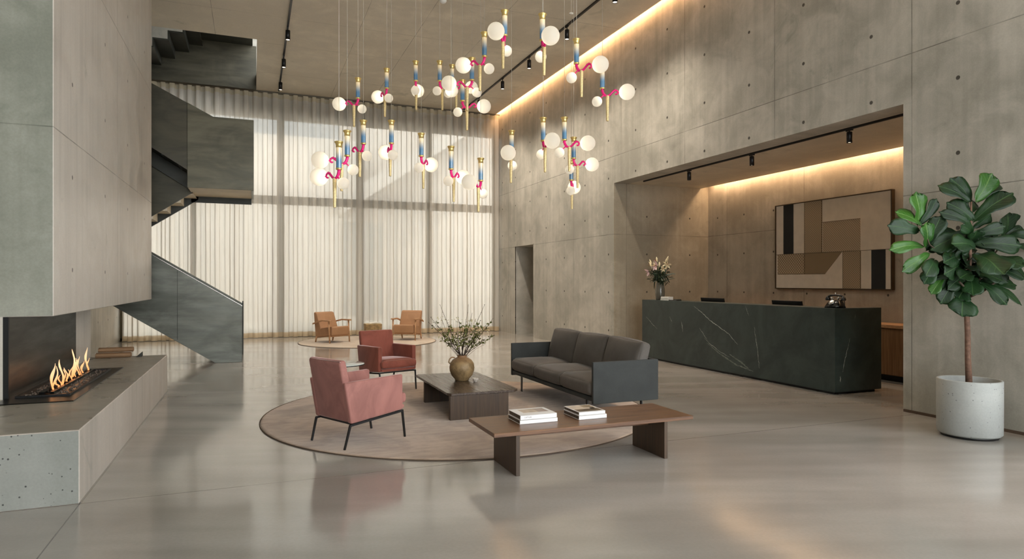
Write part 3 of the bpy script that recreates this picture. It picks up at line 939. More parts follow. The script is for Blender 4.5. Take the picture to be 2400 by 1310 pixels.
# ================================================================== VELVET ARMCHAIRS
def velvet_chair(mat, label, loc, rot):
    t = thing('velvet_armchair', label, 'armchair', loc, rot, 'velvet armchairs on the round rug')
    W = 0.29; A = 0.06
    side = [(-0.283, 0.222), (0.30, 0.272), (0.298, 0.607), (-0.352, 0.592)]
    for s in (1, -1):
        ya, yb = (W - A, W) if s > 0 else (-W, -W + A)
        m2 = MB(); m2.prism(side, 'y', ya, yb, 0.017, 4); m2.build('armrest', mat, t)
    m2 = MB()
    back = [(-0.280, 0.226), (-0.350, 0.60), (-0.383, 0.765), (-0.365, 0.79), (-0.315, 0.787), (-0.235, 0.42), (-0.20, 0.28)]
    m2.prism(back, 'y', -W + 0.035, W - 0.035, 0.02, 4)
    b = m2.build('backrest', mat, t)
    m2 = MB()
    m2.prism([(-0.27, 0.225), (0.335, 0.275), (0.335, 0.312), (-0.27, 0.28)], 'y', -W + A, W - A, 0.010, 3)
    m2.box((0.296, -W + A - 0.03, 0.277), (0.337, W - A + 0.03, 0.312), 0.008, 3)
    m2.build('seat_base', mat, t)
    m2 = MB()
    m2.cushion((0.285, W - A + 0.003, 0.058), 0.045, (0.006, 0.0, 0.016), 12, 0, Matrix.Translation((0.062, 0, 0.368)) @ Matrix.Rotation(-0.05, 4, 'Y'))
    # front overlap of the cushion past the arms
    m2.cushion((0.036, W - 0.028, 0.052), 0.034, (0.004, 0.004, 0.004), 8, 0, Matrix.Translation((0.335, 0, 0.372)))
    m2.build('seat_cushion', mat, t)
    # steel frame and legs
    for s in (1, -1):
        y = s * (W - 0.016)
        m2 = MB(); m2.tube([(-0.285, y, 0.208), (0.308, y, 0.258)], 0.0135, 4, square=True)
        m2.build('frame_rail', M_black, t)
        m2 = MB(); m2.tube([(-0.283, y, 0.212), (-0.338, y * 0.965, 0.0)], [0.0125, 0.011], 4, square=True); m2.build('leg', M_black, t)
        m2 = MB(); m2.tube([(0.300, y, 0.262), (0.340, y * 0.965, 0.0)], [0.0125, 0.011], 4, square=True); m2.build('leg', M_black, t)
    for x, z in ((-0.24, 0.211), (0.27, 0.256)):
        m2 = MB(); m2.tube([(x, -W + 0.016, z), (x, W - 0.016, z)], 0.011, 4, square=True); m2.build('cross_bar', M_black, t)
    return t
velvet_chair(M_pink, 'rose pink velvet armchair with its back to us on the rug edge', (0.936, 6.288, RZ), math.atan2(0.451, 0.892))
velvet_chair(M_terra, 'terracotta velvet armchair facing us behind the coffee table', (1.75, 9.137, RZ), math.atan2(-0.955, 0.297))

# glass side table between them
t = thing('side_table', 'small round glass side table between the two velvet armchairs', 'side table', (0.985, 8.05, RZ))
m2 = MB(); m2.lathe([(0.0, 0.492), (0.268, 0.492), (0.275, 0.496), (0.275, 0.501), (0.27, 0.505), (0.0, 0.505)], 48)
gl = simple('frosted_pale_glass', srgb(206, 212, 208), 0.06, 0.0, 0.8, 0.03)
m2.build('table_top', gl, t)
m2 = MB(); m2.lathe([(0.277, 0.489), (0.281, 0.489), (0.281, 0.499), (0.277, 0.499)], 48, cap=False); m2.build('rim', M_blackmetal, t)
m2 = MB(); m2.lathe([(0.0, 0.0), (0.15, 0.0), (0.15, 0.008), (0.014, 0.016), (0.012, 0.48), (0.07, 0.489), (0.0, 0.491)], 24); m2.build('pedestal', M_black, t)

# ================================================================== SOFA
def make_sofa():
    t = thing('sofa', 'dark grey three-seat sofa with thin slab arms on the round rug', 'sofa', (3.735, 7.245, 0), PI)
    L = 1.18
    for s in (1, -1):
        ya, yb = (L - 0.04, L) if s > 0 else (-L, -L + 0.04)
        m2 = MB(); m2.box((-0.405, ya, 0.195), (0.405, yb, 0.638), 0.008, 3); m2.build('arm_panel', M_sofa_panel, t)
    m2 = MB(); m2.box((-0.405, -L + 0.04, 0.195), (-0.365, L - 0.04, 0.638), 0.008, 3); m2.build('back_panel', M_sofa_panel, t)
    m2 = MB(); m2.box((-0.365, -L + 0.04, 0.215), (0.40, L - 0.04, 0.262), 0.012, 3); m2.build('seat_base', M_sofa_panel, t)
    w = (2 * L - 0.085) / 3
    for i in range(3):
        y = -L + 0.0425 + w * (i + 0.5)
        m2 = MB(); m2.cushion((0.375, w / 2 - 0.004, 0.078), 0.05, (0.014, 0.0, 0.034), 16, 0, Matrix.Translation((0.045, y, 0.348)), 0.004)
        c = m2.build('seat_cushion', M_sofa, t)
        m2 = MB()
        pp = []
        for k in range(24):
            a = k / 23
            if a < 0.3: pp.append((0.405 - 0.02 * (1 - a / 0.3), y - w / 2 + 0.004, 0.285 + 0.1 * a / 0.3))
            else:
                q = (a - 0.3) / 0.7
                pp.append((0.405 - 0.06 * math.sin(min(1, q * 4) * PI / 2) - 0.5 * max(0, q - 0.2), y - w / 2 + 0.004, 0.385 + 0.045 * math.sin(min(1, q * 4) * PI / 2)))
        m2.tube(pp, 0.003, 5); m2.build('piping', M_piping, c)
        m2 = MB()
        lean = 0.27
        M = Matrix.Translation((-0.235, y, 0.61)) @ Matrix.Rotation(-lean, 4, 'Y') @ Matrix.Rotation(random.uniform(-0.03, 0.03), 4, 'X')
        m2.cushion((0.062, w / 2 - 0.006, 0.222), 0.036, (0.060, 0.004, 0.010), 16, 0, M, 0.008)
        m2.build('back_cushion', M_sofa, t)
    for sx in (1, -1):
        for sy in (1, -1):
            x, y = sx * 0.345, sy * (L - 0.25)
            m2 = MB(); m2.box((x - 0.006, y - 0.02, 0.0), (x + 0.006, y + 0.02, 0.215))
            m2.box((x - (0.11 if sx > 0 else 0), y - 0.02, 0.195), (x + (0 if sx > 0 else 0.11), y + 0.02, 0.216))
            m2.build('leg', M_black, t)
    return t
so = make_sofa(); so.location.z = RZ - 0.0008

# ================================================================== COFFEE TABLE AND BENCH
t = thing('coffee_table', 'low dark walnut coffee table on the rug between chairs and sofa', 'coffee table', (0, 0, RZ - 0.0005))
m2 = MB(); m2.prism([(1.945, 6.79), (1.975, 6.725), (2.70, 6.725), (2.765, 6.79), (2.765, 8.22), (2.72, 8.29), (1.985, 8.29), (1.945, 8.25)], 'z', 0.263, 0.289, 0.003, 1)
m2.build('table_top', M_walnut_y, t)
for y in (6.735, 7.855):
    m2 = MB(); m2.box((1.965, y, 0.0), (2.635, y + 0.05, 0.263), 0.002, 1); m2.build('leg_panel', M_walnut_z, t)
m2 = MB(); m2.box((2.20, 6.785, 0.15), (2.25, 7.855, 0.263)); m2.build('stretcher', M_walnut_y, t)

t = thing('bench', 'long low walnut bench holding two stacks of books, on bare floor', 'bench', (0, 0, 0))
BT = 0.347
m2 = MB(); m2.box((1.70, 4.645, BT - 0.032), (3.525, 5.27, BT), 0.0025, 1); m2.build('bench_top', M_walnut_x, t)
for x0 in (1.885, 3.24):
    m2 = MB(); m2.box((x0, 4.66, 0.0), (x0 + 0.034, 5.16, BT - 0.032), 0.002, 1); m2.build('leg_panel', M_walnut_z, t)
m2 = MB(); m2.box((1.919, 4.90, BT - 0.105), (3.24, 4.93, BT - 0.032)); m2.build('stretcher', M_walnut_x, t)

# ================================================================== BOOKS
def text_obj(name, s, size, mat, parent, M):
    c = bpy.data.curves.new(name, 'FONT'); c.body = s; c.size = size; c.extrude = 0.0002
    c.align_x = 'LEFT'; c.align_y = 'CENTER'
    tmp = bpy.data.objects.new('tmp_text', c); COL.objects.link(tmp)
    dg = bpy.context.evaluated_depsgraph_get(); dg.update()
    me = bpy.data.meshes.new_from_object(tmp.evaluated_get(dg))
    bpy.data.objects.remove(tmp)
    o = bpy.data.objects.new(name, me); COL.objects.link(o); me.materials.clear(); me.materials.append(mat)
    o.parent = parent; o.matrix_local = M
    return o
def book(label, x, y, z, lx, ly, h, rot, spine, cover, edge=M_paper, art=None, letters=None):
    """spine: side ('-y' or '-x') where the cover wraps round"""
    t = thing('hardback_book', label, 'book', (x, y, z), rot, 'books stacked on the walnut bench')
    c = 0.003
    m2 = MB()
    m2.box((0, 0, 0), (lx, ly, c), 0.0008, 1); m2.box((0, 0, h - c), (lx, ly, h), 0.0008, 1)
    if spine == '-y': m2.box((0, 0, 0.0005), (lx, c, h - 0.0005))
    else: m2.box((0, 0, 0.0005), (c, ly, h - 0.0005))
    m2.build('cover', cover, t)
    m2 = MB(); m2.box((c + 0.003, c, c), (lx - 0.004, ly - 0.004, h - c)); m2.build('page_block', edge, t)
    if art:
        for (a, b, m) in art:
            m2 = MB(); m2.box((a[0] * lx, a[1] * ly, h - 0.0002), (b[0] * lx, b[1] * ly, h + 0.0004)); m2.build('cover_picture', m, t)
    if letters:
        M = Matrix.Translation((lx * 0.10, -0.0004, h * 0.5)) @ Matrix.Rotation(PI / 2, 4, 'X')
        text_obj('spine_lettering', letters, h * 0.42, M_text, t, M)
    return t
a0 = -0.02
book('white clothbound book at the bottom of the left stack on the bench', 2.004, 4.868, BT, 0.335, 0.272, 0.033, 0.0, '-y', M_cover, M_bookdark)
book('white book with a grey photo on its cover, topping the left stack', 2.010, 4.872, BT + 0.0335, 0.324, 0.268, 0.037, 0.0, '-y', M_cover, M_bookdark,
     [((0.20, 0.34), (0.62, 0.86), M_coverphoto3), ((0.62, 0.34), (0.90, 0.86), M_coverphoto)], 'CAPTURE')
book('thick pale book with dark fore-edge, bottom of the right stack', 2.527, 4.845, BT, 0.262, 0.30, 0.033, 0.0, '-y', M_cover, M_bookdark)
book('paperback with a brown collage cover on top of the right stack', 2.536, 4.862, BT + 0.0335, 0.248, 0.29, 0.027, 0.0, '-y', M_cover, M_bookdark,
     [((0.05, 0.07), (0.95, 0.40), M_coverphoto4), ((0.05, 0.40), (0.55, 0.95), M_coverphoto3), ((0.55, 0.60), (0.95, 0.95), M_coverphoto2), ((0.55, 0.40), (0.95, 0.60), M_coverphoto3), ((0.70, 0.40), (0.88, 0.55), M_coverphoto4)])

# ================================================================== VASE WITH BRANCHES, BOWL
TT = RZ - 0.0005 + 0.289
VX, VY = 2.365, 7.60
t = thing('round_vase', 'round ochre stoneware vase with a small handle on the coffee table', 'vase', (VX, VY, TT))
m2 = MB(); m2.lathe([(0.0, 0.004), (0.075, 0.0), (0.083, 0.004), (0.09, 0.022), (0.128, 0.065), (0.148, 0.12), (0.152, 0.16), (0.142, 0.21), (0.115, 0.25), (0.075, 0.274), (0.057, 0.281), (0.055, 0.292), (0.060, 0.303), (0.056, 0.306), (0.047, 0.30), (0.046, 0.27), (0.09, 0.22), (0.0, 0.20)], 40)
m2.build('body', M_stoneware, t)
m2 = MB(); m2.tube([(-0.142, 0.02, 0.205), (-0.160, 0.02, 0.225), (-0.150, 0.02, 0.262), (-0.118, 0.02, 0.283), (-0.085, 0.02, 0.276)], 0.008, 8); m2.build('handle', M_stoneware, t)

def branches():
    t = thing('branch_arrangement', 'spreading dark twigs with olive leaves and pale dried blossom in the vase', 'flowers', (VX, VY, TT))
    rnd = random.Random(11)
    # twig tips: lateral, height above table, depth
    tips = [(-0.27, 0.918, 0.02), (-0.375, 0.767, -0.05), (-0.42, 0.695, 0.10), (0.078, 0.918, 0.03), (0.273, 0.918, -0.04), (0.384, 0.755, 0.05),
            (0.297, 0.68, -0.08), (0.40, 0.545, 0.06), (0.28, 0.505, -0.10), (-0.26, 0.52, -0.08), (-0.21, 0.58, 0.02), (-0.05, 0.76, 0.12),
            (0.13, 0.82, -0.06), (0.22, 0.72, 0.12), (-0.06, 0.60, -0.03), (0.05, 0.64, 0.14), (0.20, 0.58, 0.0), (-0.15, 0.66, -0.14)]
    twig = MB(); leaf = MB(); fl = MB(); bud = MB()
    def blade(mb, p, d, L, W, mat=0):
        d = Vector(d).normalized(); sdir = d.cross(Vector((rnd.uniform(-1, 1), rnd.uniform(-1, 1), rnd.uniform(-.3, 1)))).normalized()
        nrm = sdir.cross(d)
        p = Vector(p)
        vs = []
        for f, w in ((0, 0.05), (0.3, 0.8), (0.6, 1.0), (0.85, 0.6), (1.0, 0.0)):
            c = p + d * L * f + nrm * (0.12 * L * f * f)
            vs.append((mb.bm.verts.new(c - sdir * W * w / 2), mb.bm.verts.new(c + nrm * -0.12 * W * w), mb.bm.verts.new(c + sdir * W * w / 2)))
        for k in range(4):
            for q in (0, 1):
                f = mb.bm.faces.new([vs[k][q], vs[k][q + 1], vs[k + 1][q + 1], vs[k + 1][q]]); f.smooth = True
    R = Vector((0.929, -0.369, 0)); Fd = Vector((0.369, 0.929, 0))
    for i, (l, h, d) in enumerate(tips):
        p0 = Vector((rnd.uniform(-.025, .025), rnd.uniform(-.025, .025), 0.235))
        p3 = R * l + Fd * d + Vector((0, 0, h))
        p1 = p0 + Vector((l * 0.08 * R.x, l * 0.08 * R.y, 0.10))
        pts = []
        for k in range(13):
            f = k / 12
            q = p0 * (1 - f) ** 2 + p1 * 2 * f * (1 - f) + p3 * f * f
            q += Vector((rnd.uniform(-1, 1), rnd.uniform(-1, 1), rnd.uniform(-1, 1))) * 0.004
            pts.append(q)
        twig.tube(pts, [0.0055 * (1 - 0.66 * k / 12) for k in range(13)], 5)
        up = (pts[-1] - pts[-3]).normalized()
        # knobbly buds along the end
        for k in range(5, 13):
            if rnd.random() < 0.8:
                bud.sphere(pts[k] + Vector((rnd.uniform(-1, 1), rnd.uniform(-1, 1), rnd.uniform(-1, 1))) * 0.005, rnd.uniform(0.003, 0.006), 6, 4)
        # side shoots
        for k in (6, 8, 10):
            if rnd.random() < 0.6:
                dd = (up + Vector((rnd.uniform(-1, 1), rnd.uniform(-1, 1), rnd.uniform(-.2, .8))) * 0.8).normalized()
                e = pts[k] + dd * rnd.uniform(0.04, 0.08)
                twig.tube([pts[k], (pts[k] + e) / 2 + Vector((0, 0, .004)), e], [0.002, 0.0016, 0.001], 4)
                for m in range(4):
                    bud.sphere(pts[k] + dd * 0.02 * (m + 1) * 0.8, rnd.uniform(0.0025, 0.0045), 5, 4)
        # olive leaves in a band round the middle of the bunch
        for k in range(4, 12):
            if pts[k].z < 0.42 or pts[k].z > 0.70: continue
            for m in range(5):
                dd = Vector((rnd.uniform(-1, 1), rnd.uniform(-1, 1), rnd.uniform(-.6, .9)))
                blade(leaf, pts[k] + dd * 0.008, dd, rnd.uniform(0.026, 0.05), rnd.uniform(0.014, 0.024))
    for (l, h, d, n) in ((-0.25, 0.75, 0.0, 16), (-0.08, 0.73, 0.05, 12), (0.12, 0.70, 0.03, 8), (0.24, 0.62, -0.05, 5), (-0.19, 0.70, 0.06, 8)):
        c = R * l + Fd * d + Vector((0, 0, h))
        for m in range(n):
            q = c + Vector((rnd.gauss(0, .04), rnd.gauss(0, .04), rnd.gauss(0, .018)))
            blade(fl, q, Vector((rnd.uniform(-1, 1), rnd.uniform(-1, 1), rnd.uniform(-.2, 1))), 0.020, 0.011)
        twig.tube([Vector((0, 0, 0.24)), Vector((c.x * 0.4, c.y * 0.4, 0.36)), c], [0.003, 0.002, 0.0015], 4)
    for (l, h, d) in ((-0.28, 0.51, -0.06), (0.29, 0.445, -0.05), (-0.13, 0.40, -0.05), (-0.077, 0.373, -0.02), (0.098, 0.393, -0.03), (0.12, 0.70, 0.0), (0.15, 0.71, 0.02)):
        c = R * l + Fd * d + Vector((0, 0, h))
        blade(leaf if h < .42 else fl, c, Vector((rnd.uniform(-.5, .5), rnd.uniform(-.5, .5), 0.8 if h > .42 else .2)), 0.05, 0.022)
        twig.tube([Vector((l * .1, 0, 0.26)), Vector((c.x * 0.6, c.y * 0.6, h * 0.8 + 0.03)), c], [0.002, 0.0015, 0.001], 4)
    twig.build('twigs', M_twig, t); leaf.build('leaves', M_twigleaf, t); fl.build('dried_blossom', M_palefl, t); bud.build('buds', M_twig, t)
branches()
t = thing('tea_bowl', 'tiny speckled footed bowl beside the vase on the coffee table', 'bowl', (2.478, 7.42, TT))
m2 = MB(); m2.lathe([(0.0, 0.0), (0.020, 0.0), (0.018, 0.009), (0.030, 0.018), (0.036, 0.032), (0.037, 0.046), (0.033, 0.046), (0.030, 0.03), (0.016, 0.018), (0.0, 0.016)], 24)
m2.build('body', M_bowl, t)

# ================================================================== TAN ARMCHAIRS BY THE CURTAIN
def tan_chair(loc, rot, label):
    t = thing('leather_armchair', label, 'armchair', loc, rot, 'tan armchairs by the curtain')
    W = 0.29
    m2 = MB()
    m2.prism([(-0.30, 0.12), (-0.235, 0.12), (-0.10, 0.33), (-0.265, 0.72), (-0.345, 0.74), (-0.37, 0.71)], 'y', -W + 0.02, W - 0.02, 0.02, 4)
    m2.build('backrest', M_tan, t)
    m2 = MB(); m2.prism([(-0.27, 0.125), (0.31, 0.19), (0.315, 0.385), (0.28, 0.40), (-0.16, 0.34)], 'y', -W + 0.03, W - 0.03, 0.018, 4)
    m2.build('seat', M_tan, t)
    m2 = MB(); m2.prism([(-0.28, 0.105), (0.30, 0.165), (0.30, 0.19), (-0.28, 0.128)], 'y', -W + 0.04, W - 0.04, 0.003, 1); m2.build('seat_frame', M_tanedge, t)
    for s in (1, -1):
        y = s * (W + 0.012)
        m2 = MB(); m2.tube([(0.245, y, 0.535), (0.285, y, 0.0)], [0.021, 0.016], 8); m2.build('front_leg', M_oak, t)
        m2 = MB(); m2.tube([(-0.265, s * (W - 0.03), 0.14), (-0.305, s * (W - 0.03), 0.0)], [0.024, 0.017], 8); m2.build('rear_leg', M_oak, t)
        m2 = MB()
        out = [(-0.36, 0.012), (-0.20, 0.020), (0.0, 0.032), (0.20, 0.045), (0.30, 0.044), (0.325, 0.025), (0.325, -0.025), (0.30, -0.04), (0.20, -0.035), (0.0, -0.02), (-0.20, -0.014), (-0.36, -0.012)]
        zc = lambda x: 0.555 - 0.10 * max(0, -(x) - 0.02) ** 1.3 / 0.27
        tm = bmesh.new()
        top = [tm.verts.new((p[0], y + p[1], zc(p[0]))) for p in out]
        bot = [tm.verts.new((p[0], y + p[1], zc(p[0]) - 0.032)) for p in out]
        n = len(out)
        for i in range(5):
            a, b, c, d = i, i + 1, n - 2 - i, n - 1 - i
            tm.faces.new([top[a], top[b], top[c], top[d]]); tm.faces.new([bot[d], bot[c], bot[b], bot[a]])
        for i in range(n): tm.faces.new([top[i], bot[i], bot[(i + 1) % n], top[(i + 1) % n]])
        m2.merge(tm); m2.build('armrest', M_oak, t)
    m2 = MB(); m2.box((0.255, -W, 0.15), (0.28, W, 0.18)); m2.build('front_rail', M_oak, t)
    return t
tan_chair((1.825, 16.61, RZ), math.atan2(-0.84, 0.54), 'tan leather armchair with wooden arms, left of the woven stool')
tan_chair((3.71, 16.61, RZ), math.atan2(-0.84, -0.54), 'tan leather armchair with wooden arms, right of the woven stool')
t = thing('woven_stool', 'square woven fibre stool between the two tan armchairs', 'stool', (2.91, 17.15, RZ))
m2 = MB(); m2.prism([(-0.185, 0.0), (0.185, 0.0), (0.21, 0.39), (-0.21, 0.39)], 'y', -0.2, 0.2, 0.015, 3); m2.build('body', M_stump, t)
m2 = MB(); m2.box((-0.20, -0.19, 0.388), (0.20, 0.19, 0.398), 0.003, 1); m2.build('rim', M_book_tan, t)
m2 = MB(); m2.prism([(-0.13, 0.0), (0.0, 0.012), (0.15, 0.004), (0.15, 0.02), (0.0, 0.03), (-0.13, 0.016)], 'y', -0.10, 0.10, 0.002, 1)
o = m2.build('open_book', M_paper); o.location = (2.93, 17.15, RZ + 0.3985); o.rotation_euler = (0, 0, 0.2); tag(o, 'open book lying on top of the woven stool', 'book')
# ================================================================== RECEPTION DESK
t = thing('reception_desk', 'long black-green marble reception desk with white veins in the alcove', 'desk', (0, 0, 0))
DX0, DX1, DY0, DY1, DH = 7.15, 8.0, 6.44, 11.03, 1.145
m2 = MB()
m2.box((DX0, DY0 + 0.1, 0.035), (DX0 + 0.10, DY1 - 0.1, DH))
m2.build('front_panel', M_stone, t)
for y0, y1 in ((DY0, DY0 + 0.10), (DY1 - 0.10, DY1)):
    m2 = MB(); m2.box((DX0, y0, 0.035), (DX1, y1, DH)); m2.build('end_panel', M_stone, t)
m2 = MB(); m2.box((DX0 + 0.10, DY0 + 0.10, DH - 0.04), (DX0 + 0.40, DY1 - 0.10, DH), 0.002, 1); m2.build('counter_top', M_stone, t)
m2 = MB(); m2.box((DX0 + 0.10, DY0 + 0.10, 0.72), (DX1, DY1 - 0.10, 0.76)); m2.build('worktop', M_cab, t)
m2 = MB(); m2.box((DX0 + 0.06, DY0 + 0.06, 0.0), (DX1 - 0.05, DY1 - 0.06, 0.035)); m2.build('plinth', M_black, t)
# veins: pixel-free, positions along the front (Y) and height
def vein(pts, w, face='x', mat=0):
    m2 = VB
    rnd = random.Random(len(pts) * 31 + int(pts[0][0] * 100))
    # densify with wobble
    P = []
    for i in range(len(pts) - 1):
        for k in range(8):
            f = k / 8
            P.append((pts[i][0] * (1 - f) + pts[i + 1][0] * f + rnd.uniform(-.006, .006), pts[i][1] * (1 - f) + pts[i + 1][1] * f + rnd.uniform(-.006, .006)))
    P.append(pts[-1])
    n = len(P)
    vv = []
    for i, p in enumerate(P):
        a = P[max(0, i - 1)]; b = P[min(n - 1, i + 1)]
        dx, dy = b[0] - a[0], b[1] - a[1]; L = math.hypot(dx, dy) or 1
        ww = w * (0.25 + 0.75 * math.sin(PI * (i + 0.5) / n)) * rnd.uniform(0.4, 1.2)
        q = []
        for s in (-1, 1):
            u, v = p[0] - s * dy / L * ww / 2, p[1] + s * dx / L * ww / 2
            q.append(m2.bm.verts.new((DX0 - 0.0008, u, v) if face == 'x' else (u, DY0 - 0.0008, v)))
        vv.append(q)
    for i in range(n - 1):
        f = m2.bm.faces.new([vv[i][0], vv[i + 1][0], vv[i + 1][1], vv[i][1]]); f.material_index = mat
VB = MB()
vein([(9.42, 1.075), (9.22, 0.99), (9.0, 0.86), (8.72, 0.74), (8.52, 0.66), (8.30, 0.50)], 0.010)
vein([(9.25, 0.70), (9.12, 0.58), (9.05, 0.52)], 0.007)
vein([(9.12, 0.54), (8.98, 0.46), (8.75, 0.36), (8.48, 0.28)], 0.007)
vein([(7.93, 0.80), (7.90, 0.62), (7.86, 0.45), (7.84, 0.30), (7.82, 0.18)], 0.008)
vein([(9.77, 0.80), (9.74, 0.72), (9.72, 0.60)], 0.008)
vein([(10.12, 0.86), (10.04, 0.76)], 0.005)
vein([(10.9, 0.82), (10.70, 0.70), (10.52, 0.60)], 0.005)
vein([(8.12, 1.12), (8.09, 1.05), (8.05, 0.97)], 0.004)
vein([(9.05, 0.46), (8.7, 0.30), (8.3, 0.17), (7.95, 0.12)], 0.03, 'x', 1)
vein([(8.5, 0.33), (8.2, 0.22), (8.05, 0.15)], 0.03, 'x', 1)
vein([(7.42, 0.75), (7.36, 0.55), (7.31, 0.40), (7.29, 0.30)], 0.007, 'y')
vein([(7.25, 0.24), (7.245, 0.17)], 0.012, 'y')
vein([(7.52, 1.06), (7.50, 0.98)], 0.008, 'y', 1)
VB.build('stone_veins', [M_vein, M_vein2], t)

# ------------------------------------------------------------------ things on the desk
def monitor(y, w, label):
    t = thing('monitor', label, 'monitor', (7.62, y, 0.76), 0, 'monitors behind the reception desk')
    M = Matrix.Translation((0, 0, 0.28)) @ Matrix.Rotation(-0.22, 4, 'Y')
    m2 = MB(); m2.box((-0.012, -w / 2, -0.175), (0.012, w / 2, 0.175), 0.004, 2, 0, M); m2.build('screen_back', M_blackmetal, t)
    m2 = MB(); m2.box((0.0, -0.03, 0.0), (0.03, 0.03, 0.27)); m2.box((-0.05, -0.11, 0.0), (0.14, 0.11, 0.012), 0.003, 1); m2.build('stand', M_black, t)
    return t
monitor(9.46, 0.62, 'black monitor back above the desk, nearer the flowers')
monitor(7.72, 0.60, 'black monitor back above the desk, nearer the telephone')

def telephone():
    t = thing('telephone', 'vintage black rotary telephone on the near end of the desk', 'telephone', (7.33, 6.60, DH), 0.0)
    m2 = MB()
    tm = bmesh.new()
    a = [(-0.10, -0.10, 0.0), (0.10, -0.10, 0.0), (0.10, 0.10, 0.0), (-0.10, 0.10, 0.0)]
    b = [(-0.075, -0.085, 0.05), (0.085, -0.085, 0.05), (0.085, 0.085, 0.05), (-0.075, 0.085, 0.05)]
    c = [(-0.035, -0.065, 0.105), (0.065, -0.065, 0.105), (0.065, 0.065, 0.105), (-0.035, 0.065, 0.105)]
    L = [[tm.verts.new(p) for p in r] for r in (a, b, c)]
    for k in range(2):
        for i in range(4): tm.faces.new([L[k][i], L[k][(i + 1) % 4], L[k + 1][(i + 1) % 4], L[k + 1][i]])
    tm.faces.new(L[0][::-1]); tm.faces.new(L[2])
    bmesh.ops.bevel(tm, geom=list(tm.edges), offset=0.008, segments=3, affect='EDGES')
    m2.merge(tm, 0, None, True); m2.build('body', gloss_black, t)
    for s in (1, -1):
        m2 = MB(); m2.tube([(0.01, s * 0.045, 0.10), (0.01, s * 0.05, 0.135), (0.01, s * 0.065, 0.15)], 0.009, 6); m2.tube([(-0.02, s * 0.05, 0.132), (0.04, s * 0.05, 0.132)], 0.008, 6); m2.build('cradle', M_chrome, t)
    m2 = MB()
    m2.tube([(0.01, -0.125, 0.150), (0.01, -0.08, 0.168), (0.01, 0.0, 0.174), (0.01, 0.08, 0.168), (0.01, 0.125, 0.150)], [0.015, 0.014, 0.013, 0.014, 0.015], 10)
    for s in (1, -1):
        m2.lathe([(0.0, 0.10), (0.030, 0.10), (0.036, 0.118), (0.026, 0.14), (0.015, 0.158), (0.0, 0.16)], 16, 0, Matrix.Translation((0.01, s * 0.125, 0.0)))
    m2.build('handset', gloss_black, t)
    Md = Matrix.Translation((-0.062, 0, 0.078)) @ Matrix.Rotation(-0.95, 4, 'Y')
    m2 = MB(); m2.lathe([(0.0, 0.004), (0.026, 0.004), (0.044, 0.0), (0.046, 0.006), (0.02, 0.012), (0.0, 0.012)], 24, 0, Md); m2.build('dial', M_chrome, t)
    m2 = MB()
    pts = []
    for k in range(60):
        f = k / 59
        pts.append((0.02 + 0.006 * math.cos(k * 1.3), -0.125 - 0.012 * math.sin(PI * f), 0.105 - 0.10 * f + 0.006 * math.sin(k * 1.3)))
    m2.tube(pts, 0.0025, 5); m2.build('cord', gloss_black, t)
    m2 = MB(); m2.lathe([(0.0, 0.174), (0.012, 0.174), (0.009, 0.192), (0.012, 0.205), (0.0, 0.21)], 12, 0, Matrix.Translation((0.01, 0, 0))); m2.build('top_knob', M_chrome, t)
gloss_black = simple('gloss_black', srgb(14, 14, 15), 0.18, 0.0, 0.6, 0.03)
telephone()

t = thing('glass_vase', 'tall grey glass vase on the far end of the reception desk', 'vase', (7.34, 10.70, DH))
vg = simple('smoked_grey_glass', srgb(120, 116, 104), 0.12, 0.0, 0.7, 0.08, Transmission_Weight=0.35)
m2 = MB(); m2.lathe([(0.0, 0.003), (0.072, 0.0), (0.080, 0.02), (0.094, 0.14), (0.092, 0.20), (0.070, 0.30), (0.066, 0.34), (0.060, 0.34), (0.062, 0.30), (0.084, 0.20), (0.085, 0.14), (0.07, 0.03), (0.0, 0.02)], 28)
m2.build('body', vg, t)

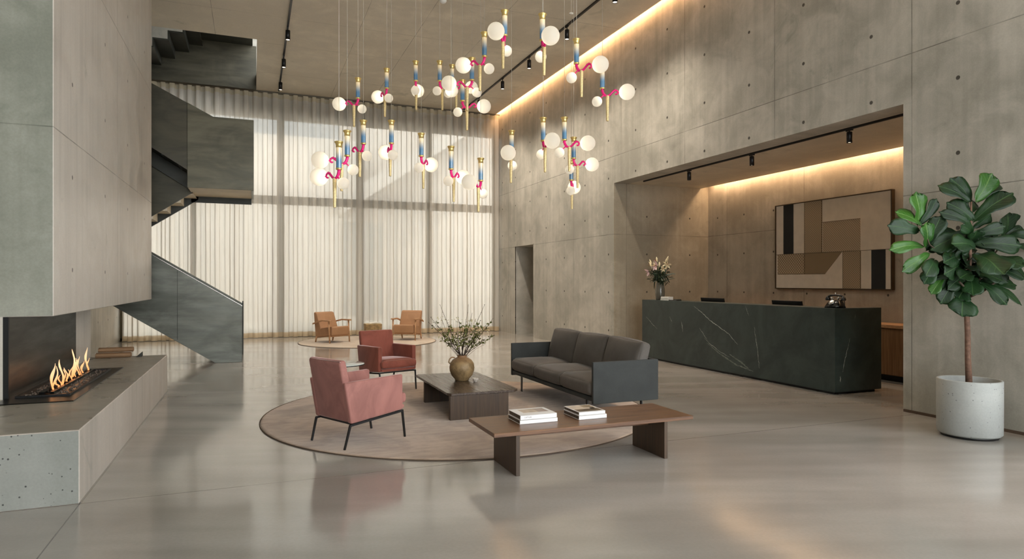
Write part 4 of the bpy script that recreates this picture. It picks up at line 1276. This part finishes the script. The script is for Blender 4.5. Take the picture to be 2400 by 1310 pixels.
def bouquet():
    t = thing('lily_bouquet', 'bouquet of pale pink lilies and dark leaves in the desk vase', 'flowers', (7.34, 10.70, DH))
    rnd = random.Random(5)
    st, lf, pk, cr, bd = MB(), MB(), 'pink', 'cream', MB()
    budsl = []
    def blade(mb, p, d, L, W, curl=0.3):
        d = Vector(d).normalized(); s = d.cross(Vector((rnd.uniform(-1, 1), rnd.uniform(-1, 1), 1))).normalized(); n = s.cross(d)
        p = Vector(p); vs = []
        for f, w in ((0, .2), (.25, .8), (.5, 1), (.75, .75), (1, .02)):
            c = p + d * L * f - n * curl * L * f * f
            vs.append((mb.bm.verts.new(c - s * W * w / 2), mb.bm.verts.new(c - n * 0.15 * W * w), mb.bm.verts.new(c + s * W * w / 2)))
        for k in range(4):
            for q in (0, 1):
                f = mb.bm.faces.new([vs[k][q], vs[k][q + 1], vs[k + 1][q + 1], vs[k + 1][q]]); f.smooth = True
    # lateral runs along -Y in the picture's rightward sense
    def at(l, h, d): return Vector((d, -l, h))
    flowers = []
    def lily(c, ax, kind, r):
        ax = Vector(ax).normalized()
        u = ax.cross(Vector((0, 0, 1)) if abs(ax.z) < .9 else Vector((1, 0, 0))).normalized(); v = ax.cross(u)
        mb = MB(); flowers.append((mb, kind))
        for k in range(6):
            a = k * PI / 3 + 0.2
            o = (u * math.cos(a) + v * math.sin(a))
            blade(mb, c, ax * 0.6 + o, r, r * 0.42, 0.25)
        for k in range(5):
            a = k * 1.25
            bd.tube([c, c + ax * r * .5 + (u * math.cos(a) + v * math.sin(a)) * r * .18], 0.002, 4)
    for (l, h, d, m, r, ax) in ((0.03, 0.655, -0.10, pk, 0.12, (-1, 0, .25)), (0.26, 0.68, -0.02, cr, 0.10, (-.7, -.7, .1)), (-0.26, 0.55, -0.08, pk, 0.10, (-.6, .8, -.4)),
                                (-0.12, 0.66, -0.04, cr, 0.08, (-.6, .5, .3)), (-0.34, 0.70, 0.0, cr, 0.07, (-.4, .9, .3)), (-0.16, 0.76, 0.02, pk, 0.07, (-.5, .2, .7)), (0.20, 0.60, -0.06, cr, 0.07, (-1, -.4, 0))):
        c = at(l, h, d); lily(c, ax, m, r)
        st.tube([(0, 0, 0.25), at(l * .4, h * .75, d * .4), c], [0.006, 0.005, 0.004], 5)
    for (l, h, d) in ((-0.12, 0.84, 0.0), (-0.36, 0.80, 0.0), (-0.31, 0.74, -0.03), (0.22, 0.80, 0.0), (0.27, 0.84, 0.0), (0.15, 0.76, 0.03), (-0.05, 0.74, 0.02)):
        c = at(l, h, d); p0 = at(l * .8, h - 0.1, d)
        dr = (c - p0).normalized()
        budsl.append(MB()); budsl[-1].tube([p0, p0 + dr * .03, p0 + dr * .07, c], [0.006, 0.017, 0.016, 0.003], 7)
        st.tube([(0, 0, 0.25), at(l * .35, h * .65, d), p0], [0.006, 0.005, 0.004], 5)
    for k in range(190):
        l = rnd.gauss(0, 0.14); h = 0.48 + rnd.gauss(0, 0.075) + abs(l) * .2; d = rnd.gauss(0, 0.09)
        dirn = Vector((d * 2 + rnd.uniform(-.4, .4), -l * 3 + rnd.uniform(-.4, .4), rnd.uniform(-.5, .7)))
        blade(lf, at(l * .6, h - .04, d * .6), dirn, rnd.uniform(0.08, 0.16), rnd.uniform(0.02, 0.035))
    blade(lf, at(-0.08, 0.40, -.05), (0, 1.0, -1.6), 0.2, 0.03)
    blade(lf, at(0.10, 0.48, -.05), (0, -1.0, -.5), 0.2, 0.03)
    st.build('stems', simple('green_stem', srgb(60, 76, 44), 0.6), t)
    lf.build('leaves', simple('dark_lily_leaf', srgb(30, 48, 30), 0.45, vary=0.3, vscale=20), t)
    mp = simple('pink_petal', srgb(232, 202, 200), 0.6, vary=0.1, vscale=30); mc = simple('cream_petal', srgb(226, 212, 174), 0.6, vary=0.12, vscale=30)
    for mb, kind in flowers: mb.build('lily_flower', mp if kind is pk else mc, t)
    for mb in budsl: mb.build('lily_bud', mc, t)
    bd.build('stamens', simple('stamen', srgb(150, 92, 50), 0.7), t)
bouquet()
m2 = MB()
for k in range(4): m2.box((-0.05 + 0.004 * (k % 2), -0.13, 0.017 * k), (0.06 + 0.004 * (k % 2), 0.12 - 0.005 * k, 0.017 * k + 0.0165), 0.001, 1)
o = m2.build('paper_stack', M_paper); o.location = (7.30, 10.44, DH + 0.0005); tag(o, 'small stack of white papers beside the desk vase', 'papers')
m2 = MB(); m2.box((-0.06, -0.12, 0.0), (0.06, 0.12, 0.014), 0.003, 1)
o = m2.build('black_notebook', M_black); o.location = (7.30, 10.16, DH + 0.0005); tag(o, 'flat black notebook beside the white papers on the desk', 'notebook')

# cabinet along the alcove wall
t = thing('low_cabinet', 'low oak cabinet along the alcove wall behind the desk', 'cabinet', (0, 0, 0))
m2 = MB(); m2.box((8.88, 3.7, 0.80), (9.39, 11.5, 0.85), 0.003, 1); m2.build('cabinet_top', M_oak, t)
m2 = MB(); m2.box((8.92, 3.72, 0.09), (9.39, 11.48, 0.80)); m2.build('body', M_cab, t)
for k in range(13):
    y = 3.74 + k * 0.596
    m2 = MB(); m2.box((8.905, y, 0.10), (8.92, y + 0.585, 0.79), 0.001, 1); m2.build('door', M_cab, t)
m2 = MB(); m2.box((8.97, 3.74, 0.0), (9.39, 11.46, 0.09)); m2.build('plinth', M_black, t)

# ================================================================== ARTWORK
def pattern(name, base, line, sy, sz, w, cross):
    t = NT(name); o = t.obj(); s = t.sep(o)
    a = t.math('ADD', t.math('MULTIPLY', s[1], sy), t.math('MULTIPLY', s[2], sz))
    m = t.step(t.math('PINGPONG', t.math('ADD', a, 500.0), 0.5), 0.5 * w * 0.7, 0.5 * w, 1.0, 0.0)
    if cross:
        b = t.math('SUBTRACT', t.math('MULTIPLY', s[1], sy), t.math('MULTIPLY', s[2], sz))
        m = t.math('MAXIMUM', m, t.step(t.math('PINGPONG', t.math('ADD', b, 500.0), 0.5), 0.5 * w * 0.7, 0.5 * w, 1.0, 0.0))
    t.bsdf(t.mix(m, base, line), 0.8, 0.0, 0.2)
    t.bump(m, 0.4, 0.004)
    return t.m
linen = simple('cream_canvas', srgb(230, 220, 204), 0.85, vary=0.05, bump=0.2, bscale=350)
ink = srgb(138, 122, 98)
A = thing('abstract_artwork', 'large framed abstract collage of cream, black and lattice blocks over the desk', 'artwork', (0, 0, 0))
ax = 9.345
m2 = MB(); m2.box((ax, 7.345, 1.38), (9.395, 9.775, 2.94)); m2.build('canvas', linen, A)
m2 = MB()
m2.box((ax - 0.015, 7.325, 1.365), (9.40, 7.345, 2.955)); m2.box((ax - 0.015, 9.775, 1.365), (9.40, 9.795, 2.955))
m2.box((ax - 0.015, 7.345, 1.365), (9.40, 9.775, 1.382)); m2.box((ax - 0.015, 7.345, 2.938), (9.40, 9.775, 2.955))
m2.build('frame', simple('bronze_frame', srgb(70, 56, 38), 0.45, 0.4), A)
blackp = simple('black_panel_paint', srgb(28, 32, 34), 0.7, vary=0.1)
def field(name, pts, mat, h=0.004):
    m2 = MB(); m2.prism(pts, 'x', ax - h, ax); m2.build(name, mat, A)
field('black_block', [(9.345, 2.02), (9.59, 2.02), (9.59, 2.938), (9.345, 2.938)], blackp)
field('black_block', [(7.445, 1.382), (7.70, 1.382), (7.70, 2.015), (7.445, 2.015)], blackp)
field('lattice_block', [(8.695, 2.02), (9.078, 2.02), (9.078, 2.938), (8.695, 2.938)], pattern('lattice_fine', srgb(190, 174, 150), ink, 24, 24, 0.30, True), 0.006)
field('hatched_block', [(7.908, 2.02), (8.67, 2.02), (8.67, 2.545), (7.908, 2.545)], pattern('hatch_lines', srgb(192, 176, 154), ink, -24, 24, 0.32, False), 0.006)
field('lattice_block', [(9.083, 1.642), (9.735, 1.642), (9.735, 2.01), (9.083, 2.01)], pattern('lattice_bold', srgb(206, 190, 164), ink, 18, 18, 0.40, True), 0.006)
field('hatched_block', [(8.62, 1.642), (9.075, 1.642), (9.075, 2.01), (8.27, 2.01)], pattern('hatch_dense', srgb(164, 146, 120), ink, 32, 32, 0.46, True), 0.006)
field('lattice_block', [(7.905, 1.384), (8.247, 1.384), (8.247, 2.012), (7.905, 2.012)], pattern('lattice_tall', srgb(192, 176, 152), ink, 26, 26, 0.32, True), 0.006)
m2 = MB()
for (y0, y1, z0, z1) in ((9.078, 9.086, 1.642, 2.938), (8.687, 8.695, 2.015, 2.938), (8.247, 8.254, 1.384, 2.012), (7.900, 7.907, 1.384, 2.015), (7.345, 8.67, 2.012, 2.018), (8.67, 9.775, 2.010, 2.018), (8.62, 9.735, 1.637, 1.643), (7.908, 8.68, 2.543, 2.549)):
    m2.box((ax - 0.0075, y0, z0), (ax, y1, z1))
m2.build('seam_lines', simple('dark_seam', srgb(96, 80, 58), 0.8), A)

# ================================================================== TRACK LIGHTS
def track(x0, x1, y0, y1, z, label):
    m2 = MB(); m2.box((x0, y0, z - 0.03), (x1, y1, z + 0.002)); tag(m2.build('lighting_track', M_blackmetal), label, 'lighting track')
track(0.632, 0.668, 9.0, 18.4, CEIL, 'black lighting track on the left of the main ceiling')
track(5.76, 5.80, 6.5, 18.4, CEIL, 'black lighting track on the right of the main ceiling, beside the wall glow')
track(7.38, 7.41, 5.0, 11.35, 3.555, 'black lighting track on the low alcove ceiling over the desk')
def spot(x, y, zc, label, group, drop=0.07, r=0.045, h=0.19, w=SPOT_W):
    t = thing('spotlight', label, 'spotlight', (x, y, zc - 0.03), 0, group)
    m2 = MB(); m2.box((-0.014, -0.05, -0.018), (0.014, 0.05, 0.0)); m2.lathe([(0.010, -drop), (0.010, -0.01)], 10); m2.build('stem', M_blackmetal, t)
    m2 = MB(); m2.lathe([(r * 0.86, -drop - h + 0.004), (r * 0.9, -drop - h), (r, -drop - h), (r, -drop - 0.004), (r - 0.004, -drop), (0.0, -drop)], 24, cap=False); m2.build('housing', M_blackmetal, t)
    m2 = MB(); m2.lathe([(0.0, -drop - h + 0.012), (r * 0.87, -drop - h + 0.010)], 24, cap=False); m2.build('lens', M_lens, t)
    l = bpy.data.lights.new('spot_beam', 'SPOT'); l.energy = w; l.spot_size = 2.2; l.spot_blend = 1.0; l.shadow_soft_size = 0.03; l.color = (1.0, 0.88, 0.74)
    o = bpy.data.objects.new('spot_beam', l); COL.objects.link(o); o.location = (x, y, zc - 0.03 - drop - h - 0.015)
    return t
for y, lb in ((13.67, 'left track spotlight nearest us, farthest from the curtain'), (15.46, 'left track spotlight, the middle one of three'), (17.30, 'left track spotlight closest to the curtain')):
    spot(0.65, y, CEIL, lb, 'spotlights on the left track')
for y, lb in ((9.76, 'right track spotlight nearest us, at the top edge of the photo'), (11.6, 'right track spotlight, second from the nearest'), (13.5, 'right track spotlight, middle one of the five'),
              (15.18, 'right track spotlight, second from the curtain'), (17.0, 'right track spotlight closest to the curtain, behind the pendants')):
    spot(5.78, y, CEIL, lb, 'spotlights on the right track', w=SPOT_W * 1.15)
for y, lb in ((9.865, 'alcove spotlight farthest from us, above the lilies'), (8.257, 'alcove spotlight in the middle of the three'), (6.427, 'alcove spotlight nearest us, above the telephone end')):
    spot(7.395, y, 3.555, lb, 'spotlights in the alcove', 0.03, 0.036, 0.145, SPOT_W * 0.10)
t = thing('smoke_detector', 'small white smoke detector on the ceiling above the pendants', 'smoke detector', (3.2, 11.42, CEIL))
m2 = MB(); m2.lathe([(0.0, -0.05), (0.03, -0.05), (0.05, -0.035), (0.062, -0.012), (0.062, 0.0), (0.0, 0.0)], 24); m2.build('body', M_white, t)

# ================================================================== PENDANT LAMPS
def make_pendant():
    t = thing('pendant_lamp', '-', 'pendant lamp', (0, 0, 0), 0, 'pendant lamps of the hanging cluster')
    m2 = MB(); m2.lathe([(0.030, 0.014), (0.0305, 0.24)], 28, cap=False); m2.build('glass_tube', M_tube, t)
    m2 = MB()
    m2.lathe([(0.0, 0.302), (0.044, 0.302), (0.048, 0.298), (0.046, 0.291), (0.038, 0.280), (0.033, 0.262), (0.033, 0.236), (0.0, 0.236)], 28)
    m2.build('cap', M_brass, t)
    m2 = MB(); m2.lathe([(0.0, -0.002), (0.029, -0.002), (0.033, 0.004), (0.033, 0.014), (0.029, 0.019), (0.0, 0.019)], 28); m2.build('collar', M_brass, t)
    m2 = MB()
    cp = [(0.0, 0.0), (0.0, -0.022), (0.012, -0.055), (0.035, -0.082), (0.066, -0.090), (0.095, -0.076), (0.120, -0.050), (0.145, -0.028), (0.168, -0.022), (0.186, -0.034), (0.192, -0.054), (0.184, -0.071), (0.170, -0.074)]
    m2.tube([(a, 0, b) for a, b in cp], [0.017, 0.017, 0.0165, 0.015, 0.0135, 0.0135, 0.0135, 0.013, 0.012, 0.0115, 0.011, 0.011, 0.0095], 10)
    m2.sphere((0.168, 0, -0.072), 0.011, 10, 8)
    # acanthus barbs
    for (a, b), (c, d) in (((0.125, -0.044), (0.136, -0.012)), ((0.0, -0.03), (-0.024, -0.024)), ((0.012, -0.055), (-0.012, -0.056)), ((0.03, -0.08), (0.012, -0.092)), ((0.155, -0.024), (0.158, -0.004)), ((0.19, -0.045), (0.208, -0.05))):
        m2.tube([(a, 0, b), ((a + c) / 2, 0, (b + d) / 2 + 0.002), (c, 0, d)], [0.009, 0.006, 0.0025], 7)
    # twig down to the small globe, stub to the large one
    m2.tube([(0.018, 0, -0.075), (-0.006, 0, -0.096), (-0.022, 0, -0.112)], [0.009, 0.007, 0.006], 7)
    m2.tube([(0.19, 0, -0.056), (0.208, 0, -0.056)], [0.008, 0.008], 8)
    m2.build('arm', M_magenta, t)
    m2 = MB()
    prof = []
    N = 34
    for k in range(N):
        z = -0.402 + k * (0.315 / N)
        f = k / N
        r = 0.0165 + 0.0075 * f
        prof += [(r * 0.84, z), (r, z + 0.315 / N * 0.5)]
    prof = [(0.0, -0.402)] + prof + [(0.018, -0.086), (0.0, -0.084)]
    m2.lathe(prof, 14, 0, Matrix.Translation((0.064, 0, 0))); m2.build('beaded_drop', M_gold, t)
    m2 = MB(); m2.sphere((0.305, 0, -0.052), 0.098, 32, 20); g = m2.build('large_globe', M_globe, t)
    m2 = MB(); m2.sphere((0.258, 0, -0.060), 0.020, 12, 8); m2.build('bulb', M_bulb, g)
    m2 = MB(); m2.sphere((-0.066, 0, -0.152), 0.064, 28, 16); g = m2.build('small_globe', M_globe, t)
    m2 = MB(); m2.sphere((-0.040, 0, -0.135), 0.013, 10, 8); m2.build('bulb', M_bulb, g)
    return t
pend0 = make_pendant()
PD = [
(1.42,9.62,4.15,143,'pendant lamp with its arm over the curtain top, leftmost of the upper ones'),
(1.85,9.69,4.36,105,'upper pendant second from the left, large globe tucked behind its pink arm'),
(2.25,9.53,4.47,71,'upper pendant whose small globe hangs squarely before its large one'),
(2.54,9.25,4.42,39,'upper pendant right of the overlapping-globe one, small globe at left'),
(2.92,9.90,4.61,-22,'upper pendant mostly hidden behind the large globe of a nearer lamp'),
(2.70,8.23,4.16,170,'pendant with arm reaching left across another lamp in the upper tangle'),
(2.74,8.78,4.03,-11,'lowest pendant of the upper tangle, arm reaching right under it'),
(2.63,7.53,4.24,130,'pendant at the upper middle with arm and large globe to its left'),
(2.75,7.15,4.38,-130,'topmost pendant, large globe at left in front of its tube'),
(2.99,6.61,4.17,-98,'high pendant with a large globe covering the right of its tube'),
(3.60,6.97,4.10,-51,'upper right pendant whose large globe overlaps the lamp below'),
(4.07,7.18,3.91,-33,'rightmost pendant, large globe against the bare concrete wall'),
(3.43,7.56,3.28,-93,'lower right pendant with large globe close in front, left of three'),
(3.76,7.62,3.33,-38,'lower right pendant with arm crossing another tube, large globe at right'),
(3.19,8.04,3.20,-120,'lone pendant before the wall by the curtain edge, globe over its tube'),
(4.16,8.14,3.21,5,'lower right pendant behind, arm and globe just above the alcove corner'),
(4.29,8.47,2.96,55,'lowest pendant on the right side, its two globes overlapping'),
(1.29,8.29,3.22,124,'lower left pendant farthest back of the staggered three'),
(1.65,8.33,3.26,93,'lower left pendant with large globe behind a short pink arm'),
(1.02,7.74,2.95,170,'lower left pendant, middle of the staggered three'),
(0.86,7.19,2.70,127,'lowest and nearest pendant at the far left of the cluster'),
(2.02,8.25,3.11,51,'lower pendant in the centre with two touching globes, before the curtain'),
(2.36,8.05,2.93,42,'lower pendant with its pink arm pointing down right to a hidden globe'),
(2.75,8.02,2.80,-137,'lower middle pendant whose large globe sits left before the next lamp'),
]
for i, (x, y, z, a, lb) in enumerate(PD):
    r = pend0 if i == 0 else dup(pend0, (x, y, z), math.radians(a), lb, None, ('large_globe', 'bulb') if i == 17 else ())
    r.location = (x, y, z); r.rotation_euler = (0, 0, math.radians(a)); r['label'] = lb
    m2 = MB(); m2.tube([(0.0, 0.0, 0.30), (0.0, 0.0, CEIL - z)], 0.0025, 5)
    m2.lathe([(0.0, CEIL - z - 0.02), (0.03, CEIL - z - 0.018), (0.03, CEIL - z), (0.0, CEIL - z)], 16)
    m2.build('cable', M_cable, r)

# ================================================================== FIDDLE LEAF FIG
def fig():
    PX, PY = 6.495, 4.27
    t = thing('potted_fig_tree', 'fiddle-leaf fig tree in a round concrete pot by the right wall', 'potted tree', (PX, PY, 0))
    m2 = MB(); m2.lathe([(0.0, 0.0), (0.235, 0.0), (0.243, 0.012), (0.243, 0.025), (0.0, 0.025)], 48); m2.build('saucer', M_black, t)
    m2 = MB(); m2.lathe([(0.0, 0.022), (0.252, 0.022), (0.270, 0.04), (0.272, 0.30), (0.272, 0.545), (0.268, 0.551), (0.248, 0.551), (0.244, 0.545), (0.240, 0.20), (0.0, 0.20)], 64); m2.build('pot', M_pot, t)
    m2 = MB(); m2.lathe([(0.0, 0.475), (0.15, 0.47), (0.241, 0.455), (0.241, 0.40), (0.0, 0.40)], 40); m2.build('soil', M_soil, t)
    R = Vector((0.929, -0.369, 0)); Fd = Vector((0.369, 0.929, 0))
    def P(l, z, d): return R * l + Fd * d + Vector((0, 0, z))
    def zz(v): return 1.5 + (660 - (390 + v * .25185)) / 1530 * 6.37
    def ll(u): return ((2060 + u * .25185) - 2271) / 1530 * 6.37 * 1.0
    trunk = MB()
    tp = [P(0.0, 0.46, 0), P(-0.012, 0.75, 0), P(-0.015, 1.0, 0.0), P(-0.028, 1.25, 0.0), P(-0.02, 1.4, 0), P(0.0, 1.6, 0.0), P(0.012, 1.9, 0.0), P(0.015, 2.10, 0), P(0.02, 2.28, 0)]
    trunk.tube(tp, [0.030, 0.026, 0.024, 0.023, 0.021, 0.018, 0.015, 0.012, 0.008], 10); trunk.build('trunk', M_bark, t)
    br = MB()
    for pts in ([P(-0.005, 1.42, 0), P(-0.16, 1.60, -.03), P(-0.30, 1.76, -.05), P(-0.42, 1.86, -.05), P(-0.46, 1.98, -.05)],
                [P(0.0, 1.40, 0), P(0.10, 1.52, .0), P(0.22, 1.72, .02), P(0.33, 1.86, .02), P(0.36, 2.0, .02)],
                [P(-.01, 1.35, 0), P(-.1, 1.43, -.1), P(-.2, 1.5, -.15)], [P(0, 1.35, 0), P(.08, 1.42, -.1), P(.15, 1.5, -.15)]):
        br.tube(pts, [0.013, 0.011, 0.009, 0.007, 0.005][:len(pts)], 7)
    br.build('branches', M_branchbark, t)
    rnd = random.Random(21)
    dark, young = MB(), MB()
    uvd, uvy = dark.bm.loops.layers.uv.new('UVMap'), young.bm.loops.layers.uv.new('UVMap')
    def leaf(b, e, W, bright=False, face=0.0, droop=0.12, fold=0.18):
        mb, uvl = (young, uvy) if bright else (dark, uvd)
        b = Vector(b); e = Vector(e); d = e - b; L = d.length; d.normalize()
        view = -Fd * 1.0 + Vector((0, 0, 0.35))
        n = (view - d * view.dot(d)).normalized()
        s = d.cross(n).normalized()
        # turn the blade about its midrib
        q = Matrix.Rotation(face, 3, d)
        n = q @ n; s = q @ s
        prof = [(0.0, 0.06), (0.05, 0.10), (0.12, 0.34), (0.22, 0.50), (0.34, 0.55), (0.46, 0.62), (0.60, 0.86), (0.74, 1.0), (0.86, 0.94), (0.95, 0.66), (1.0, 0.25)]
        U = [-1, -0.66, -0.33, 0, 0.33, 0.66, 1]
        ph = rnd.uniform(0, 6)
        g = []
        for f, w in prof:
            c = b + d * (L * f) + Vector((0, 0, -1)) * droop * L * (f * f - 0.0) * (1 if abs(d.z) < 0.9 else 0.3) + n * 0.10 * L * math.sin(PI * f)
            row = []
            for u in U:
                off = s * (u * W * w / 2) - n * (fold * W * w / 2 * (1 - abs(u)) * 1.0) + n * (0.045 * W * math.sin(ph + 11 * f + (2 if u > 0 else 0)) * u * u) + d * (-0.05 * L * abs(u) ** 2 if f < 0.96 else -0.12 * L * u * u)
                q = c + off; q.x = min(q.x, 6.965 - PX); row.append(mb.bm.verts.new(q))
            g.append(row)
        for i in range(len(prof) - 1):
            for j in range(len(U) - 1):
                fc = mb.bm.faces.new([g[i][j], g[i][j + 1], g[i + 1][j + 1], g[i + 1][j]]); fc.smooth = True
                for lp, (a, c2) in zip(fc.loops, ((i, j), (i, j + 1), (i + 1, j + 1), (i + 1, j))):
                    lp[uvl].uv = (0.5 + U[c2] / 2, prof[a][0])
    S = 0.25185 / 1530 * 6.37
    LV = [((880,330),(1040,70),190,1,-.02),((870,330),(700,100),180,0,.02),((830,330),(570,188),150,0,.05),((930,330),(1145,145),120,0,.06),((880,510),(1190,255),190,0,-.05),
          ((850,500),(632,350),170,0,-.03),((835,560),(535,425),110,0,-.05),((850,640),(655,560),110,0,-.06),((900,570),(1055,450),110,0,.05),((840,650),(1085,585),120,0,-.08),
          ((1180,650),(1170,465),260,0,.0),((1180,640),(1360,570),80,0,.02),((1180,650),(1308,655),90,0,-.03),((860,720),(1205,760),170,0,-.1),((1190,745),(1380,805),90,0,-.06),
          ((830,700),(550,625),160,0,.06),((840,760),(550,735),190,0,-.14),((390,560),(140,430),170,1,-.04),((375,545),(345,262),215,1,.0),((340,610),(30,575),150,0,-.08),
          ((395,540),(555,316),110,0,.03),((430,750),(560,492),150,0,.0),((425,750),(380,560),170,1,-.1),((410,745),(12,800),120,1,-.08),((460,780),(570,645),110,0,.04),
          ((440,810),(142,985),120,1,-.1),((500,870),(280,1010),140,0,-.1),((510,925),(343,1105),130,0,-.08),((560,1040),(418,1212),100,1,-.1),((510,790),(600,860),130,0,-.02),
          ((720,840),(490,915),150,0,-.06),((720,920),(500,1020),160,0,-.06),((850,820),(872,990),290,0,-.2),((1020,870),(1168,955),150,0,-.1),((1150,905),(1312,1042),90,0,-.05),
          ((970,950),(1195,1048),100,0,-.12),((980,960),(1125,1112),110,0,-.06),((830,1000),(615,1055),150,0,-.14),((860,1000),(1010,1070),140,0,-.12),((820,1040),(735,1220),160,0,-.1),
          ((660,1080),(530,1295),140,0,-.06),((875,1080),(1010,1290),150,0,-.16),((955,1085),(1165,1292),95,0,-.1),((740,1190),(650,1400),230,0,-.14),((560,900),(600,1040),150,0,.0),
          ((760,930),(690,1090),180,0,.04),((840,1040),(850,1240),190,0,.0),((900,900),(960,1060),180,0,.06),((620,960),(560,1150),150,0,.05),((780,860),(760,1000),200,0,.08),
          ((880,860),(1010,960),170,0,.1),((1110,800),(1000,700),120,0,.08),((860,620),(900,760),150,0,.1),((700,740),(760,900),170,0,.12),((480,790),(620,760),120,0,.1),
          ((640,1000),(500,960),130,0,.12),((930,1010),(1020,1150),150,0,.12),((700,1080),(600,1200),140,0,.12),((860,430),(760,330),130,0,.08),((870,420),(980,330),120,0,.1)]
    for (b, e, w, bright, dep) in LV:
        db = dep * 0.4 + rnd.uniform(-.03, .03); de = dep * 1.6 + rnd.uniform(-.10, .06)
        bp = P(ll(b[0]), zz(b[1]), db); ep = P(ll(e[0]), zz(e[1]), de)
        leaf(bp, ep + Vector((0, 0, 0.04)), w * S * 1.08, bool(bright), rnd.uniform(-0.45, 0.45), rnd.uniform(0.05, 0.16))
    for k in range(30):
        l0 = rnd.uniform(-0.12, 0.12); z0 = rnd.uniform(1.42, 2.0)
        a = rnd.uniform(0, 2 * PI); L = rnd.uniform(0.22, 0.36)
        dl, dd = math.cos(a), math.sin(a) * 0.8
        if dd < -0.3: dd *= 0.5
        b = P(l0 * 0.4, z0, 0.0); e = P(l0 + dl * L, z0 + rnd.uniform(-.14, .12), dd * L)
        leaf(b, e, rnd.uniform(0.14, 0.20), False, rnd.uniform(-.6, .6), rnd.uniform(.08, .2))
    f = dark.build('foliage', M_leaf, t); f2 = young.build('young_leaves', M_leaf2, t)
    for o in (f, f2):
        sm = o.modifiers.new('thick', 'SOLIDIFY'); sm.thickness = 0.002
fig()

# ================================================================== WORLD, CAMERA
w = bpy.data.worlds.new('sky'); scene.world = w; w.use_nodes = True
nt = w.node_tree; nt.nodes.clear()
out = nt.nodes.new('ShaderNodeOutputWorld'); bg = nt.nodes.new('ShaderNodeBackground')
tc = nt.nodes.new('ShaderNodeTexCoord'); sp = nt.nodes.new('ShaderNodeSeparateXYZ')
nt.links.new(tc.outputs['Generated'], sp.inputs[0])
mr = nt.nodes.new('ShaderNodeMapRange'); mr.interpolation_type = 'SMOOTHSTEP'
mr.inputs[1].default_value = -0.9; mr.inputs[2].default_value = 0.6; mr.inputs[3].default_value = SKY_S; mr.inputs[4].default_value = SKY_N
nt.links.new(sp.outputs[1], mr.inputs[0])
bg.inputs[0].default_value = (0.93, 0.97, 1.0, 1)
nt.links.new(mr.outputs[0], bg.inputs[1]); nt.links.new(bg.outputs[0], out.inputs[0])

sun = bpy.data.lights.new('sun', 'SUN'); sun.energy = SUN_E; sun.angle = 0.02; sun.color = (1.0, 0.93, 0.82)
so_ = bpy.data.objects.new('sun', sun); COL.objects.link(so_)
so_.rotation_euler = Vector((0.55, 0.62, -0.56)).to_track_quat('-Z', 'Y').to_euler()

cam = bpy.data.cameras.new('camera'); co = bpy.data.objects.new('camera', cam); COL.objects.link(co)
cam.sensor_width = 36.0; cam.lens = 36.0 * 1530 / 2400; cam.shift_y = 5.0 / 2400
cam.clip_end = 300
co.location = (0, 0, 1.5); co.rotation_euler = (PI / 2, 0, -math.atan(608 / 1530.0))
scene.camera = co
vs = scene.view_settings
vs.view_transform = 'Standard'; vs.look = 'None'; vs.gamma = 1.0; vs.use_curve_mapping = False
vs.exposure = EXPO
cy = scene.cycles
cy.use_denoising = True
cy.max_bounces = 6; cy.diffuse_bounces = 4; cy.glossy_bounces = 3; cy.transmission_bounces = 5; cy.transparent_max_bounces = 12
cy.use_adaptive_sampling = True; cy.adaptive_threshold = 0.03
cy.caustics_reflective = False; cy.caustics_refractive = False
cy.sample_clamp_indirect = 6.0
